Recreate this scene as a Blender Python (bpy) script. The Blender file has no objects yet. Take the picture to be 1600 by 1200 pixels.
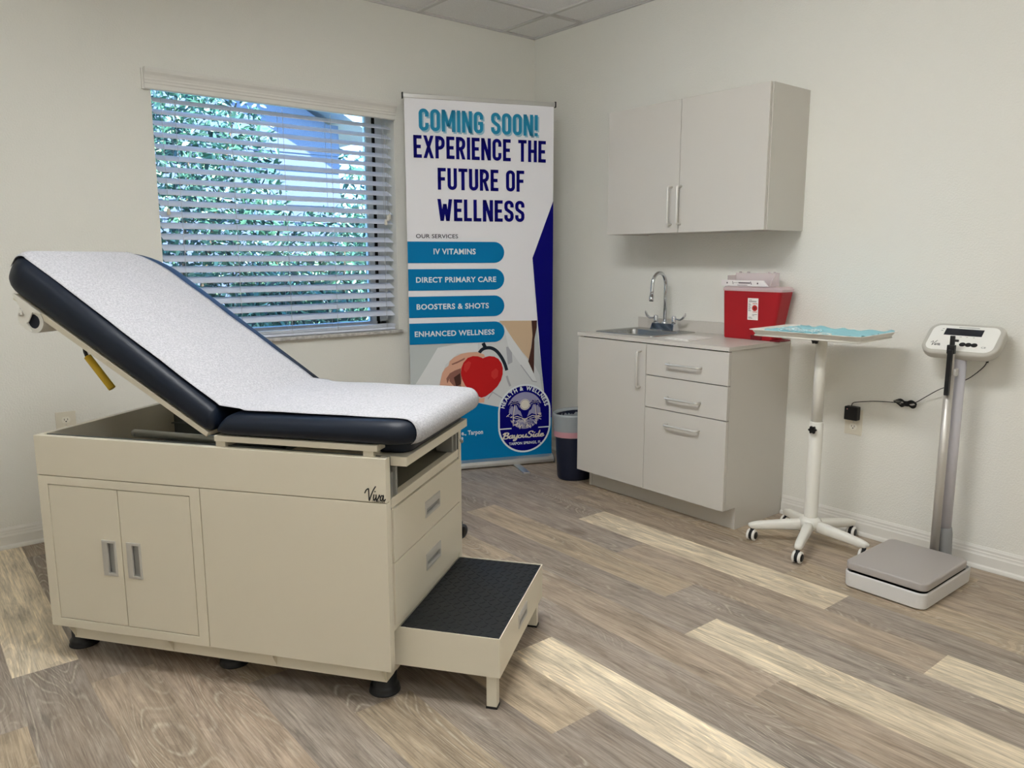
import bpy, bmesh, math, random
from mathutils import Vector, Matrix
from mathutils.geometry import tessellate_polygon
SC = bpy.context.scene
COL = SC.collection
pi = math.pi

def lin(r, g, b):
    f = lambda c: (c/255/12.92) if c/255 <= .04045 else ((c/255+.055)/1.055)**2.4
    return (f(r), f(g), f(b), 1.0)

# ------------------------------------------------------------------ camera
cam_d = bpy.data.cameras.new('camera'); cam = bpy.data.objects.new('camera', cam_d); COL.objects.link(cam)
cam_d.sensor_width = 36.0; cam_d.sensor_fit = 'HORIZONTAL'
cam_d.lens = 1201.74/1600*36.0
cam_d.clip_start = .05
yaw, pitch, roll = 0.685303, 0.161366, -0.001359
fw = Vector((math.sin(yaw)*math.cos(pitch), math.cos(yaw)*math.cos(pitch), -math.sin(pitch)))
rt = Vector((math.cos(yaw), -math.sin(yaw), 0)); up = rt.cross(fw)
rt2 = rt*math.cos(roll)+up*math.sin(roll); up2 = -rt*math.sin(roll)+up*math.cos(roll)
M = Matrix((rt2, up2, -fw)).transposed().to_4x4(); M.translation = Vector((-3.3739, -3.89554, 1.25153))
cam.matrix_world = M
SC.camera = cam

# ------------------------------------------------------------------ view, sky, sun
SC.view_settings.view_transform = 'Standard'; SC.view_settings.look = 'None'
SC.view_settings.gamma = 1.0; SC.view_settings.use_curve_mapping = False
SC.view_settings.exposure = 1.9
SC.cycles.use_denoising = True
SC.cycles.max_bounces = 12; SC.cycles.diffuse_bounces = 8; SC.cycles.transparent_max_bounces = 16
SC.cycles.sample_clamp_indirect = 6.0
w = bpy.data.worlds.new('sky'); SC.world = w; w.use_nodes = True
nt = w.node_tree; bg = nt.nodes['Background']
sky = nt.nodes.new('ShaderNodeTexSky'); sky.sky_type = 'HOSEK_WILKIE'; sky.turbidity = 3.0; sky.ground_albedo = .4
sky.sun_direction = Vector((.35, -.6, .75)).normalized()
tint = nt.nodes.new('ShaderNodeMix'); tint.data_type = 'RGBA'; tint.blend_type = 'MULTIPLY'; tint.inputs[0].default_value = 1.; tint.inputs[7].default_value = (.78, .94, 1.18, 1)
nt.links.new(sky.outputs[0], tint.inputs[6]); nt.links.new(tint.outputs[2], bg.inputs[0]); bg.inputs[1].default_value = 9.0
sl = bpy.data.lights.new('sun', 'SUN'); sl.energy = 7.5; sl.angle = .01; sl.color = (1, .95, .86)
so = bpy.data.objects.new('sun', sl); COL.objects.link(so)
so.rotation_euler = Vector((.45, -.62, .75)).to_track_quat('Z', 'Y').to_euler(); so.location = (0, -4, 9)

# ------------------------------------------------------------------ helpers
def props(o, label=None, cat=None, group=None, kind=None):
    if label: o['label'] = label
    if cat: o['category'] = cat
    if group: o['group'] = group
    if kind: o['kind'] = kind
    return o

def thing(name, label, cat, loc=(0, 0, 0), rz=0, group=None):
    o = bpy.data.objects.new(name, None); o.empty_display_size = .05; COL.objects.link(o)
    o.location = loc; o.rotation_euler = (0, 0, rz)
    return props(o, label, cat, group)

def mat(name, rgb, rough=.5, metal=0., bump=None, spec=.5, trans=0., alpha=1., emit=0., coat=0., ior=1.45, vary=None):
    m = bpy.data.materials.new(name); m.use_nodes = True
    n = m.node_tree.nodes; l = m.node_tree.links; b = n['Principled BSDF']
    c = lin(*rgb)
    b.inputs['Base Color'].default_value = c
    b.inputs['Roughness'].default_value = rough; b.inputs['Metallic'].default_value = metal
    b.inputs['Specular IOR Level'].default_value = spec
    b.inputs['Transmission Weight'].default_value = trans; b.inputs['Alpha'].default_value = alpha
    b.inputs['Coat Weight'].default_value = coat; b.inputs['IOR'].default_value = ior
    if emit: b.inputs['Emission Color'].default_value = c; b.inputs['Emission Strength'].default_value = emit
    tc = n.new('ShaderNodeTexCoord')
    if bump:
        sc, st, dist = bump[0], bump[1], (bump[2] if len(bump) > 2 else .002)
        nz = n.new('ShaderNodeTexNoise'); nz.inputs['Scale'].default_value = sc; nz.inputs['Detail'].default_value = 3
        bp = n.new('ShaderNodeBump'); bp.inputs['Strength'].default_value = st; bp.inputs['Distance'].default_value = dist
        l.new(tc.outputs['Object'], nz.inputs['Vector']); l.new(nz.outputs['Fac'], bp.inputs['Height'])
        l.new(bp.outputs['Normal'], b.inputs['Normal'])
    if vary:
        nz = n.new('ShaderNodeTexNoise'); nz.inputs['Scale'].default_value = vary[0]; nz.inputs['Detail'].default_value = 4
        mx = n.new('ShaderNodeMix'); mx.data_type = 'RGBA'; mx.inputs[6].default_value = c; mx.inputs[7].default_value = lin(*vary[1])
        rp = n.new('ShaderNodeValToRGB'); rp.color_ramp.elements[0].position = .35; rp.color_ramp.elements[1].position = .65
        l.new(tc.outputs['Object'], nz.inputs['Vector']); l.new(nz.outputs['Fac'], rp.inputs[0]); l.new(rp.outputs[0], mx.inputs[0])
        l.new(mx.outputs[2], b.inputs['Base Color'])
    return m

class MB:
    def __init__(s): s.bm = bmesh.new(); s.mi = 0
    def face(s, pts, mi=None):
        f = s.bm.faces.new([s.bm.verts.new(p) for p in pts]); f.material_index = s.mi if mi is None else mi; return f
    def box(s, x0, x1, y0, y1, z0, z1, mi=None, T=None):
        v = [Vector((x, y, z)) for z in (z0, z1) for y in (y0, y1) for x in (x0, x1)]
        if T: v = [T @ p for p in v]
        v = [s.bm.verts.new(p) for p in v]
        for q in ((0, 2, 3, 1), (4, 5, 7, 6), (0, 1, 5, 4), (2, 6, 7, 3), (0, 4, 6, 2), (1, 3, 7, 5)):
            f = s.bm.faces.new([v[i] for i in q]); f.material_index = s.mi if mi is None else mi
        return s
    def loft(s, rings, closed=True, caps=True, mi=None, smooth=False):
        R = [[s.bm.verts.new(p) for p in r] for r in rings]; n = len(R[0]); fs = []
        for a, b in zip(R[:-1], R[1:]):
            for i in range(n if closed else n-1):
                j = (i+1) % n
                fs.append(s.bm.faces.new((a[i], a[j], b[j], b[i])))
        if caps:
            fs.append(s.bm.faces.new(list(reversed(R[0])))); fs.append(s.bm.faces.new(R[-1]))
        for f in fs: f.material_index = s.mi if mi is None else mi; f.smooth = smooth
        return s
    def cyl(s, p0, p1, r0, r1=None, seg=20, mi=None, smooth=True, caps=True):
        r1 = r0 if r1 is None else r1
        return s.tube([p0, p1], [r0, r1], seg, mi, smooth, caps)
    def tube(s, pts, r, seg=10, mi=None, smooth=True, caps=True):
        pts = [Vector(p) for p in pts]; n = len(pts)
        rs = r if isinstance(r, (list, tuple)) else [r]*n
        rings = []; ref = None
        for i, p in enumerate(pts):
            d = (pts[min(i+1, n-1)]-pts[max(i-1, 0)])
            d = d.normalized() if d.length > 1e-9 else Vector((0, 0, 1))
            if ref is None: ref = Vector((1, 0, 0)) if abs(d.x) < .8 else Vector((0, 1, 0))
            u = (ref-d*ref.dot(d)).normalized(); v = d.cross(u); ref = u
            rings.append([p+(u*math.cos(2*pi*k/seg)+v*math.sin(2*pi*k/seg))*rs[i] for k in range(seg)])
        k0 = len(s.bm.faces)
        s.loft(rings, True, caps, mi, smooth)
        return s
    def lathe(s, prof, c=(0, 0, 0), seg=28, mi=None, smooth=True, T=None):
        c = Vector(c); rings = []
        for r, z in prof:
            ring = [Vector((r*math.cos(2*pi*k/seg), r*math.sin(2*pi*k/seg), z)) for k in range(seg)]
            if T: ring = [T @ p for p in ring]
            rings.append([c+p for p in ring])
        return s.loft(rings, True, True, mi, smooth)
    def prism(s, poly, d0, d1, f, mi=None):
        # poly 2d, f(u, v, d) -> point
        s.loft([[f(u, v, d0) for u, v in poly], [f(u, v, d1) for u, v in poly]], True, False, mi)
        for d, rev in ((d0, True), (d1, False)):
            vs = [s.bm.verts.new(f(u, v, d)) for u, v in poly]
            for t in tessellate_polygon([[Vector((u, v, 0)) for u, v in poly]]):
                try:
                    fc = s.bm.faces.new([vs[i] for i in (t if not rev else reversed(t))]); fc.material_index = s.mi if mi is None else mi
                except ValueError: pass
        return s
    def flat(s, poly, f, mi=None):
        vs = [s.bm.verts.new(f(u, v)) for u, v in poly]
        for t in tessellate_polygon([[Vector((u, v, 0)) for u, v in poly]]):
            try: fc = s.bm.faces.new([vs[i] for i in t]); fc.material_index = s.mi if mi is None else mi
            except ValueError: pass
        return s
    def build(s, name, mats, parent=None, bevel=0., seg=2, smooth=None, fix=True, weld=True, loc=None):
        if weld: bmesh.ops.remove_doubles(s.bm, verts=s.bm.verts, dist=1e-6)
        if fix: bmesh.ops.recalc_face_normals(s.bm, faces=s.bm.faces)
        if smooth is not None:
            for f in s.bm.faces: f.smooth = smooth
        me = bpy.data.meshes.new(name); s.bm.to_mesh(me); s.bm.free()
        for m in (mats if isinstance(mats, (list, tuple)) else [mats]): me.materials.append(m)
        o = bpy.data.objects.new(name, me); COL.objects.link(o)
        if parent: o.parent = parent
        if loc: o.location = loc
        if bevel:
            b = o.modifiers.new('bevel', 'BEVEL'); b.width = bevel; b.segments = seg; b.limit_method = 'ANGLE'; b.angle_limit = .6
            b.harden_normals = False
        return o

def rrect(x0, x1, y0, y1, r, n=6):
    rs = r if isinstance(r, (list, tuple)) else [r]*4   # corners: (x1,y1),(x0,y1),(x0,y0),(x1,y0)
    out = []
    for (cx, cy, a0), rr in zip(((x1, y1, 0), (x0, y1, 90), (x0, y0, 180), (x1, y0, 270)), rs):
        sx = -1 if cx == x1 else 1; sy = -1 if cy == y1 else 1
        for k in range(n+1):
            a = math.radians(a0+90*k/n)
            out.append((cx+sx*rr+rr*math.cos(a), cy+sy*rr+rr*math.sin(a)))
    return out

def slab(b, x0, x1, y0, y1, z0, z1, rc, rb, rtp, crown=0., T=None, mi=None, n=7, na=6, smooth=True, crings=8):
    """cushion / rounded plate: rounded outline, rounded lower (rb) and upper (rtp) edges, domed top"""
    rcs = list(rc) if isinstance(rc, (list, tuple)) else [rc]*4
    prof = []
    for k in range(na+1):
        a = pi/2*k/na; prof.append((rb*(1-math.sin(a)), z0+rb*(1-math.cos(a))))
    for k in range(na+1):
        a = pi/2*k/na; prof.append((rtp*(1-math.cos(a)), z1-rtp+rtp*math.sin(a)))
    D = min(x1-x0, y1-y0)/2-.004
    if crown:
        for k in range(1, crings+1):
            t = k/crings; d = rtp+(D-rtp)*t; prof.append((d, z1+crown*(1-(1-t)**2)))
    rings = []
    for d, z in prof:
        ring = [Vector((px, py, z)) for px, py in rrect(x0+d, x1-d, y0+d, y1-d, [max(r-d, .002) for r in rcs], n)]
        rings.append([T @ p for p in ring] if T else ring)
    return b.loft(rings, True, True, mi, smooth)

def ribbon(pts, t, closed=False):
    """outline polygon(s) of a thick polyline"""
    P = [Vector((p[0], p[1])) for p in pts]; n = len(P); L = []; R = []
    for i in range(n):
        a = P[i-1] if (i > 0 or closed) else None; c = P[(i+1) % n] if (i < n-1 or closed) else None
        d1 = (P[i]-a).normalized() if a is not None else None; d2 = (c-P[i]).normalized() if c is not None else None
        if d1 is None: d1 = d2
        if d2 is None: d2 = d1
        n1 = Vector((-d1.y, d1.x)); n2 = Vector((-d2.y, d2.x)); m = n1+n2
        m = n1 if m.length < 1e-6 else m.normalized()
        k = min(1/max(m.dot(n1), .2), 2.6)
        L.append(P[i]+m*k*t/2); R.append(P[i]-m*k*t/2)
    quads = []
    for i in range(n if closed else n-1):
        j = (i+1) % n
        quads.append([tuple(L[i]), tuple(L[j]), tuple(R[j]), tuple(R[i])])
    return quads

def smooth_path(pts, k=6):
    P = [Vector(p) for p in pts]; out = []
    for i in range(len(P)-1):
        p0 = P[max(i-1, 0)]; p1 = P[i]; p2 = P[i+1]; p3 = P[min(i+2, len(P)-1)]
        for j in range(k):
            t = j/k
            out.append(.5*((2*p1)+(p2-p0)*t+(2*p0-5*p1+4*p2-p3)*t*t+(-p0+3*p1-3*p2+p3)*t**3))
    out.append(P[-1]); return [tuple(p) for p in out]

def text_mesh(txt, offset=0., shear=0., res=3, space=1.):
    cu = bpy.data.curves.new('txt', 'FONT'); cu.body = txt; cu.size = 1; cu.offset = offset; cu.shear = shear; cu.space_character = space; cu.resolution_u = res
    o = bpy.data.objects.new('txt', cu); me = bpy.data.meshes.new_from_object(o)
    bpy.data.objects.remove(o); bpy.data.curves.remove(cu)
    V = [tuple(v.co) for v in me.vertices]; F = [tuple(p.vertices) for p in me.polygons]; bpy.data.meshes.remove(me)
    return V, F

def put_text(b, txt, x0, x1, z0, z1, f, mi, offset=0., shear=0., caps=True, keep=False):
    """fit text in the rectangle; z0..z1 is baseline .. cap height"""
    V, F = text_mesh(txt, offset, shear, 3, 1.+offset*2.6)
    xs = [v[0] for v in V]; ax, bx = min(xs), max(xs)
    _, hh = None, None
    cv, _ = text_mesh('H', 0); ch = max(v[1] for v in cv)
    sx = (x1-x0)/(bx-ax); sy = (z1-z0)/ch
    if keep: sx = sy; x0 = (x0+x1)/2-sx*(bx-ax)/2
    vs = [b.bm.verts.new(f(x0+(v[0]-ax)*sx, z0+v[1]*sy)) for v in V]
    for q in F:
        try: fc = b.bm.faces.new([vs[i] for i in q]); fc.material_index = mi
        except ValueError: pass

def arcp(cx, cy, r, a0, a1, n=5):
    return [(cx+r*math.cos(math.radians(a0+(a1-a0)*k/n)), cy+r*math.sin(math.radians(a0+(a1-a0)*k/n))) for k in range(n+1)]

def glyph(ch, t):
    """condensed uniform-stroke capitals: (width, list of (points, closed))"""
    w = .44; h = t/2; x0 = h; x1 = w-h; y0 = h; y1 = 1-h; r = (x1-x0)/2; cx = (x0+x1)/2
    top = arcp(cx, y1-r, r, 0, 180, 8); bot = arcp(cx, y0+r, r, 180, 360, 8)
    if ch in 'CG':
        s = [(x1, .64)]+top+bot
        return w, [(s+[(x1, .36)], 0)] if ch == 'C' else [(s+[(x1, .46), (cx-.02, .46)], 0)]
    if ch == 'O': return w, [(top+bot, 1)]
    if ch == 'M': return .62, [([(h, 0), (h, 1)], 0), ([(.62-h, 0), (.62-h, 1)], 0), ([(h, 1), (.31, .24)], 2), ([(.62-h, 1), (.31, .24)], 2)]
    if ch == 'I': return t, [([(h, 0), (h, 1)], 0)]
    if ch == 'N': return .47, [([(h, 0), (h, 1)], 0), ([(h, 1), (.47-h, 0)], 2), ([(.47-h, 0), (.47-h, 1)], 0)]
    if ch == 'S': return w, [([(x1, .68)]+top+[(x0, .66), (x0+.03, .58), (x1-.03, .42), (x1, .34)]+list(reversed(bot))+[(x0, .32)], 0)]
    if ch == '!': return t, [([(h, .27), (h, 1)], 0), ([(h, 0), (h, .15)], 0)]
    if ch == 'E': return .38, [([(h, 0), (h, 1)], 0), ([(0, y1), (.38, y1)], 0), ([(0, .5), (.34, .5)], 0), ([(0, y0), (.38, y0)], 0)]
    if ch == 'F': return .38, [([(h, 0), (h, 1)], 0), ([(0, y1), (.38, y1)], 0), ([(0, .5), (.34, .5)], 0)]
    if ch == 'L': return .36, [([(h, 0), (h, 1)], 0), ([(0, y0), (.36, y0)], 0)]
    if ch == 'X': return .48, [([(h, 0), (.48-h, 1)], 2), ([(h, 1), (.48-h, 0)], 2)]
    if ch in 'PR':
        r2 = (y1-.47)/2*.8; lp = [(h, y1), (x1-r2, y1)]+arcp(x1-r2, y1-r2, r2, 90, 0, 4)+arcp(x1-r2, .47+r2, r2, 0, -90, 4)+[(h, .47)]
        S = [([(h, 0), (h, 1)], 0), (lp, 0)]
        if ch == 'R': S.append(([(cx, .47), (x1, 0)], 2))
        return w, S
    if ch == 'T': return .42, [([(.21, 0), (.21, 1)], 0), ([(0, y1), (.42, y1)], 0)]
    if ch == 'H': return w, [([(x0, 0), (x0, 1)], 0), ([(x1, 0), (x1, 1)], 0), ([(x0, .5), (x1, .5)], 0)]
    if ch == 'U': return w, [([(x0, 1)]+bot+[(x1, 1)], 0)]
    if ch == 'W': return .66, [([(h, 1), (.20, 0)], 2), ([(.20, 0), (.33, .78)], 2), ([(.33, .78), (.46, 0)], 2), ([(.46, 0), (.66-h, 1)], 2)]
    return .22, []

def put_condensed(b, txt, x0, x1, z0, z1, f, mi, t=.155, gap=.075):
    tot = sum(glyph(c, t)[0]+gap for c in txt)-gap; sx = (x1-x0)/tot; sz = z1-z0; x = 0
    for c in txt:
        wd, S = glyph(c, t)
        for pts, cl in S:
            for q in (ribbon(pts, t, bool(cl)) if cl != 2 else [[(pts[0][0]-t/2, pts[0][1]), (pts[0][0]+t/2, pts[0][1]), (pts[1][0]+t/2, pts[1][1]), (pts[1][0]-t/2, pts[1][1])]]):
                b.face([f(x0+(x+u)*sx, z0+min(max(v, 0), 1)*sz) for u, v in q], mi)
        x += wd+gap

def put_strokes(b, strokes, x0, z0, sx, sz, f, mi, t, shear=0.):
    for st in strokes:
        for q in ribbon(smooth_path(st), t):
            b.face([f(x0+(u+shear*v)*sx, z0+v*sz) for u, v in q], mi)
        for p in (st[0], st[-1]):
            b.face([f(x0+(p[0]+shear*p[1]+t/2*math.cos(a*pi/4))*sx, z0+(p[1]+t/2*math.sin(a*pi/4))*sz) for a in range(8)], mi)
VIVA = [[(.0, .62), (.1, .86), (.25, .98), (.3, .9), (.36, .4), (.42, .02), (.5, .3), (.68, .85), (.86, 1.2)],
        [(.78, .52), (.76, .2), (.84, .06), (.96, .3)], [(.84, .78), (.86, .8)],
        [(.96, .52), (1.0, .15), (1.06, .08), (1.18, .3), (1.24, .52), (1.26, .4)],
        [(1.56, .45), (1.44, .5), (1.34, .3), (1.38, .08), (1.5, .14), (1.58, .48), (1.58, .2), (1.66, .06), (1.76, .2)]]
# ------------------------------------------------------------------ materials
M_wall = mat('wall_paint', (230, 229, 222), .75, bump=(140, .55, .004), spec=.25)
M_trim = mat('trim_paint', (226, 224, 218), .35)
M_tile = mat('ceiling_tile', (246, 246, 247), .9, bump=(260, .6, .003), vary=(420, (226, 226, 227)))
M_bar = mat('ceiling_bar', (205, 205, 204), .5)
M_cream = mat('cream_enamel', (218, 211, 193), .38)
M_creamin = mat('grey_enamel_inside', (92, 96, 92), .5)
M_navy = mat('navy_vinyl', (14, 23, 37), .45, bump=(900, .12, .0004), spec=.35)
M_lam = mat('grey_laminate', (203, 199, 192), .42)
M_lamedge = mat('laminate_edge', (178, 172, 162), .45)
M_counter = mat('counter_laminate', (208, 204, 197), .35, vary=(300, (202, 197, 189)))
M_dark = mat('dark_gap', (14, 14, 14), .8)
M_black = mat('black_plastic', (16, 16, 18), .45)
M_rubber = mat('black_rubber', (24, 27, 29), .55)
M_chrome = mat('chrome', (215, 218, 222), .07, 1.)
M_steel = mat('brushed_steel', (178, 178, 176), .25, 1., bump=(400, .1, .0003))
M_satin = mat('satin_nickel', (205, 203, 198), .28, 1.)
M_alu = mat('anodised_aluminium', (212, 212, 210), .32, .85)
M_white = mat('white_plastic', (232, 230, 224), .4)
M_whitesteel = mat('white_powder_coat', (230, 228, 220), .35)
M_slat = mat('blind_white_sky_tint', (224, 230, 243), .4)  # white blind with bluish sky light tinted into its colour
M_cord = mat('blind_cord', (205, 207, 210), .8)

def floor_mat():
    m = bpy.data.materials.new('vinyl_planks'); m.use_nodes = True
    n = m.node_tree.nodes; l = m.node_tree.links; b = n['Principled BSDF']
    def nd(t, **k):
        x = n.new(t)
        for a, v in k.items(): setattr(x, a, v)
        return x
    tone = nd('ShaderNodeAttribute', attribute_name='tone'); seed = nd('ShaderNodeAttribute', attribute_name='seed')
    geo = nd('ShaderNodeTexCoord')
    sc = nd('ShaderNodeVectorMath', operation='SCALE'); l.new(seed.outputs['Vector'], sc.inputs[0]); sc.inputs['Scale'].default_value = 37.
    ad = nd('ShaderNodeVectorMath', operation='ADD'); l.new(geo.outputs['Object'], ad.inputs[0]); l.new(sc.outputs[0], ad.inputs[1])
    def mapped(sx, sy):
        mp = nd('ShaderNodeMapping'); mp.inputs['Scale'].default_value = (sx, sy, 1); l.new(ad.outputs[0], mp.inputs[0]); return mp
    def noise(mp, s, d, r=.6, dist=0.):
        x = nd('ShaderNodeTexNoise'); l.new(mp.outputs[0], x.inputs['Vector']); x.inputs['Scale'].default_value = s
        x.inputs['Detail'].default_value = d; x.inputs['Roughness'].default_value = r; x.inputs['Distortion'].default_value = dist; return x
    def ramp(src, stops):
        r = nd('ShaderNodeValToRGB'); e = r.color_ramp.elements
        while len(e) < len(stops): e.new(.5)
        for q, (p, c) in zip(e, stops): q.position = p; q.color = (c, c, c, 1)
        l.new(src, r.inputs[0]); return r
    def mix(a, c, fac, mode='MIX'):
        x = nd('ShaderNodeMix', data_type='RGBA', blend_type=mode)
        for s, i in ((fac, 0), (a, 6), (c, 7)):
            if hasattr(s, 'is_output'): l.new(s, x.inputs[i])
            else: x.inputs[i].default_value = s
        return x.outputs[2]
    def mul(a, c):
        x = nd('ShaderNodeMath', operation='MULTIPLY')
        for s, i in ((a, 0), (c, 1)):
            if hasattr(s, 'is_output'): l.new(s, x.inputs[i])
            else: x.inputs[i].default_value = s
        return x.outputs[0]
    # broad streaky mottling, darker and lighter grain along the plank
    n1 = noise(mapped(1, .13), 30, 9, .68, .4); r1 = ramp(n1.outputs['Fac'], [(.28, .46), (.5, .95), (.74, 1.36)])
    c = mix(tone.outputs['Color'], r1.outputs[0], 1., 'MULTIPLY')
    n2 = noise(mapped(1, .03), 190, 5, .6); r2 = ramp(n2.outputs['Fac'], [(.32, .58), (.54, 1.0), (.72, 1.2)])
    c = mix(c, r2.outputs[0], .8, 'MULTIPLY')
    # brownish / greyish drift inside each plank
    n3 = noise(mapped(1, .2), 7, 3); r3 = ramp(n3.outputs['Fac'], [(.4, 0.), (.62, 1.)])
    c = mix(c, lin(148, 124, 96), mul(r3.outputs[0], .22))
    # pale limed grain: contour lines of a stretched noise field make the cathedral figure, finer lines along the grain
    def contour(mp, sc_, det, count, lo, hi, dist):
        a = noise(mp, sc_, det, .5, dist)
        mlt = nd('ShaderNodeMath', operation='MULTIPLY'); l.new(a.outputs['Fac'], mlt.inputs[0]); mlt.inputs[1].default_value = count
        fr = nd('ShaderNodeMath', operation='PINGPONG'); l.new(mlt.outputs[0], fr.inputs[0]); fr.inputs[1].default_value = .5
        dv = nd('ShaderNodeMath', operation='MULTIPLY'); l.new(fr.outputs[0], dv.inputs[0]); dv.inputs[1].default_value = 2.
        return ramp(dv.outputs[0], [(lo, 0.), (hi, 1.)])
    k1 = contour(mapped(1, .17), 5.2, 1.6, 34., .70, .97, .25)
    n4 = noise(mapped(1, .3), 4.2, 2); r4 = ramp(n4.outputs['Fac'], [(.40, .05), (.60, 1.)])
    n5 = noise(mapped(1, .2), 120, 4); r5 = ramp(n5.outputs['Fac'], [(.36, .1), (.56, 1.)])
    k = mul(mul(k1.outputs[0], r4.outputs[0]), r5.outputs[0])
    c = mix(c, lin(222, 212, 194), mul(k, .60))
    k2 = contour(mapped(1, .17), 5.2, 1.6, 34., .30, .0, .25)
    c = mix(c, lin(98, 84, 70), mul(mul(k2.outputs[0], r4.outputs[0]), .22))
    n6 = noise(mapped(1, .022), 420, 3); r6 = ramp(n6.outputs['Fac'], [(.56, 0.), (.72, 1.)])
    c = mix(c, lin(216, 206, 190), mul(r6.outputs[0], .26))
    r6b = ramp(n6.outputs['Fac'], [(.30, 1.), (.44, 0.)])
    c = mix(c, lin(96, 84, 72), mul(r6b.outputs[0], .30))
    # knots
    n7 = noise(mapped(1, .45), 6.0, 1); r7 = ramp(n7.outputs['Fac'], [(.70, 0.), (.80, 1.)])
    c = mix(c, lin(92, 78, 66), mul(r7.outputs[0], .5))
    l.new(c, b.inputs['Base Color'])
    b.inputs['Roughness'].default_value = .46; b.inputs['Specular IOR Level'].default_value = .35
    bp = nd('ShaderNodeBump'); bp.inputs['Strength'].default_value = .25; bp.inputs['Distance'].default_value = .0012
    l.new(n2.outputs['Fac'], bp.inputs['Height']); l.new(bp.outputs['Normal'], b.inputs['Normal'])
    return m

# ------------------------------------------------------------------ room
ZC = 2.6174; XL = -4.7; YF = -5.6; WT = .20
WX0, WX1, WZ0, WZ1 = -2.32, -1.044, .845, 2.095        # window opening

def make_floor():
    rnd = random.Random(11)
    pal = dict(light=(238, 222, 194), tan=(190, 172, 148), brown=(177, 160, 142), grey=(166, 154, 143), dark=(152, 141, 131), pink=(186, 167, 149))
    wd = .1795; L = 1.27; x_ref = -.85
    known = {  # row: (start y of the first listed plank, tones from there towards the camera, tones before it)
        -4: (-.30, ['brown', 'tan', 'brown', 'grey'], ['grey']), -3: (-.9, ['tan', 'brown', 'tan'], ['brown']),
        -2: (-1.05, ['brown', 'tan', 'tan'], ['grey']),
        -1: (-1.317, ['light', 'grey', 'tan', 'grey'], ['tan', 'grey']), 0: (-1.736, ['brown', 'light', 'grey'], ['grey', 'grey']),
        1: (-.883, ['tan', 'grey', 'dark', 'brown'], ['dark']), 2: (-2.384, ['light', 'tan'], ['dark', 'grey']),
        3: (-1.48, ['brown', 'brown', 'light'], ['tan']), 4: (-1.95, ['grey', 'dark', 'tan'], ['pink', 'grey']),
        5: (-2.113, ['light', 'light'], ['grey', 'brown']), 6: (-1.24, ['tan', 'dark', 'brown'], ['grey']),
        7: (-1.9, ['grey', 'brown'], ['brown', 'tan']), 8: (-2.09, ['tan', 'brown'], ['brown', 'grey']),
        9: (-1.75, ['grey', 'brown'], ['brown', 'tan']), 10: (-1.2, ['pink', 'brown'], ['tan']), 11: (-1.45, ['brown', 'tan'], ['brown', 'grey']),
        12: (-1.27, ['grey', 'brown'], ['light']), 13: (-1.58, ['tan', 'brown'], ['brown', 'grey'])}
    me = bpy.data.meshes.new('floor'); V = []; F = []; tone = []; seed = []
    for k in range(-5, 22):
        xa = max(x_ref-wd*(k+1), XL); xb = min(x_ref-wd*k, 0.)
        if xb <= xa: continue
        if k in known: y0, aft, bef = known[k]
        else: y0, aft, bef = -rnd.random()*L, [], []
        names = list('tan brown grey brown grey pink'.split())
        cells = []; y = y0; i = 0
        while y > YF:
            cells.append((y-L, y, aft[i] if i < len(aft) else rnd.choice(names))); y -= L; i += 1
        y = y0; i = len(bef)-1
        while y < 0:
            cells.append((y, y+L, bef[i] if i >= 0 else rnd.choice(names))); y += L; i -= 1
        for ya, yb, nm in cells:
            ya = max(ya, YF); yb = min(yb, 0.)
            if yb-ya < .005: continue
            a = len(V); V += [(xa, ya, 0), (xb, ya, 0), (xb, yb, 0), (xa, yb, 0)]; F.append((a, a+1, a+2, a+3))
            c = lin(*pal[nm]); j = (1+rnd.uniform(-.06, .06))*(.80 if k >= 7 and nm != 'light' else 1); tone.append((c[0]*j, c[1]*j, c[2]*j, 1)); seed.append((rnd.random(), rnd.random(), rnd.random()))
    a = len(V); V += [(XL, YF, -.1), (0, YF, -.1), (0, 0, -.1), (XL, 0, -.1)]; F.append((a+3, a+2, a+1, a)); tone.append((.2, .2, .2, 1)); seed.append((0, 0, 0))
    me.from_pydata(V, [], F); me.materials.append(floor_mat())
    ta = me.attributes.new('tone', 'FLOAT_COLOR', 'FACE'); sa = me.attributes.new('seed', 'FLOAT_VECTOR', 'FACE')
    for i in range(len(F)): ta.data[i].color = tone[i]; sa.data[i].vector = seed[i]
    o = bpy.data.objects.new('floor', me); COL.objects.link(o); props(o, kind='structure')
make_floor()

def struct(o): return props(o, kind='structure')
b = MB()
b.box(XL-WT, WX0, 0, WT, -.1, ZC+.1).box(WX1, WT, 0, WT, -.1, ZC+.1).box(WX0, WX1, 0, WT, -.1, WZ0-.017).box(WX0, WX1, 0, WT, WZ1, ZC+.1)
struct(b.build('wall_back', M_wall))
struct(MB().box(0, WT, YF, 0, -.1, ZC+.1).build('wall_right', M_wall))
struct(MB().box(XL-WT, XL, YF, 0, -.1, ZC+.1).build('wall_left', M_wall))
struct(MB().box(XL, 0, YF-WT, YF, -.1, ZC+.1).build('wall_front', M_wall))

# ceiling: lay-in tiles in a grid of flat bars
CX0, CY0, CG = -.263, -.435, .61
b = MB(); b.box(XL, 0, YF, 0, ZC+.008, ZC+.10, 0)
x = CX0
while x > XL: b.box(x-.012, x+.012, YF, 0, ZC-.001, ZC+.009, 1); x -= CG
y = CY0
while y > YF: b.box(XL, 0, y-.012, y+.012, ZC-.0015, ZC+.009, 1); y -= CG
b.box(XL, 0, -.018, 0, ZC-.002, ZC+.009, 1).box(-.018, 0, YF, 0, ZC-.002, ZC+.009, 1)
struct(b.build('ceiling', [M_tile, M_bar], weld=False))

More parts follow.
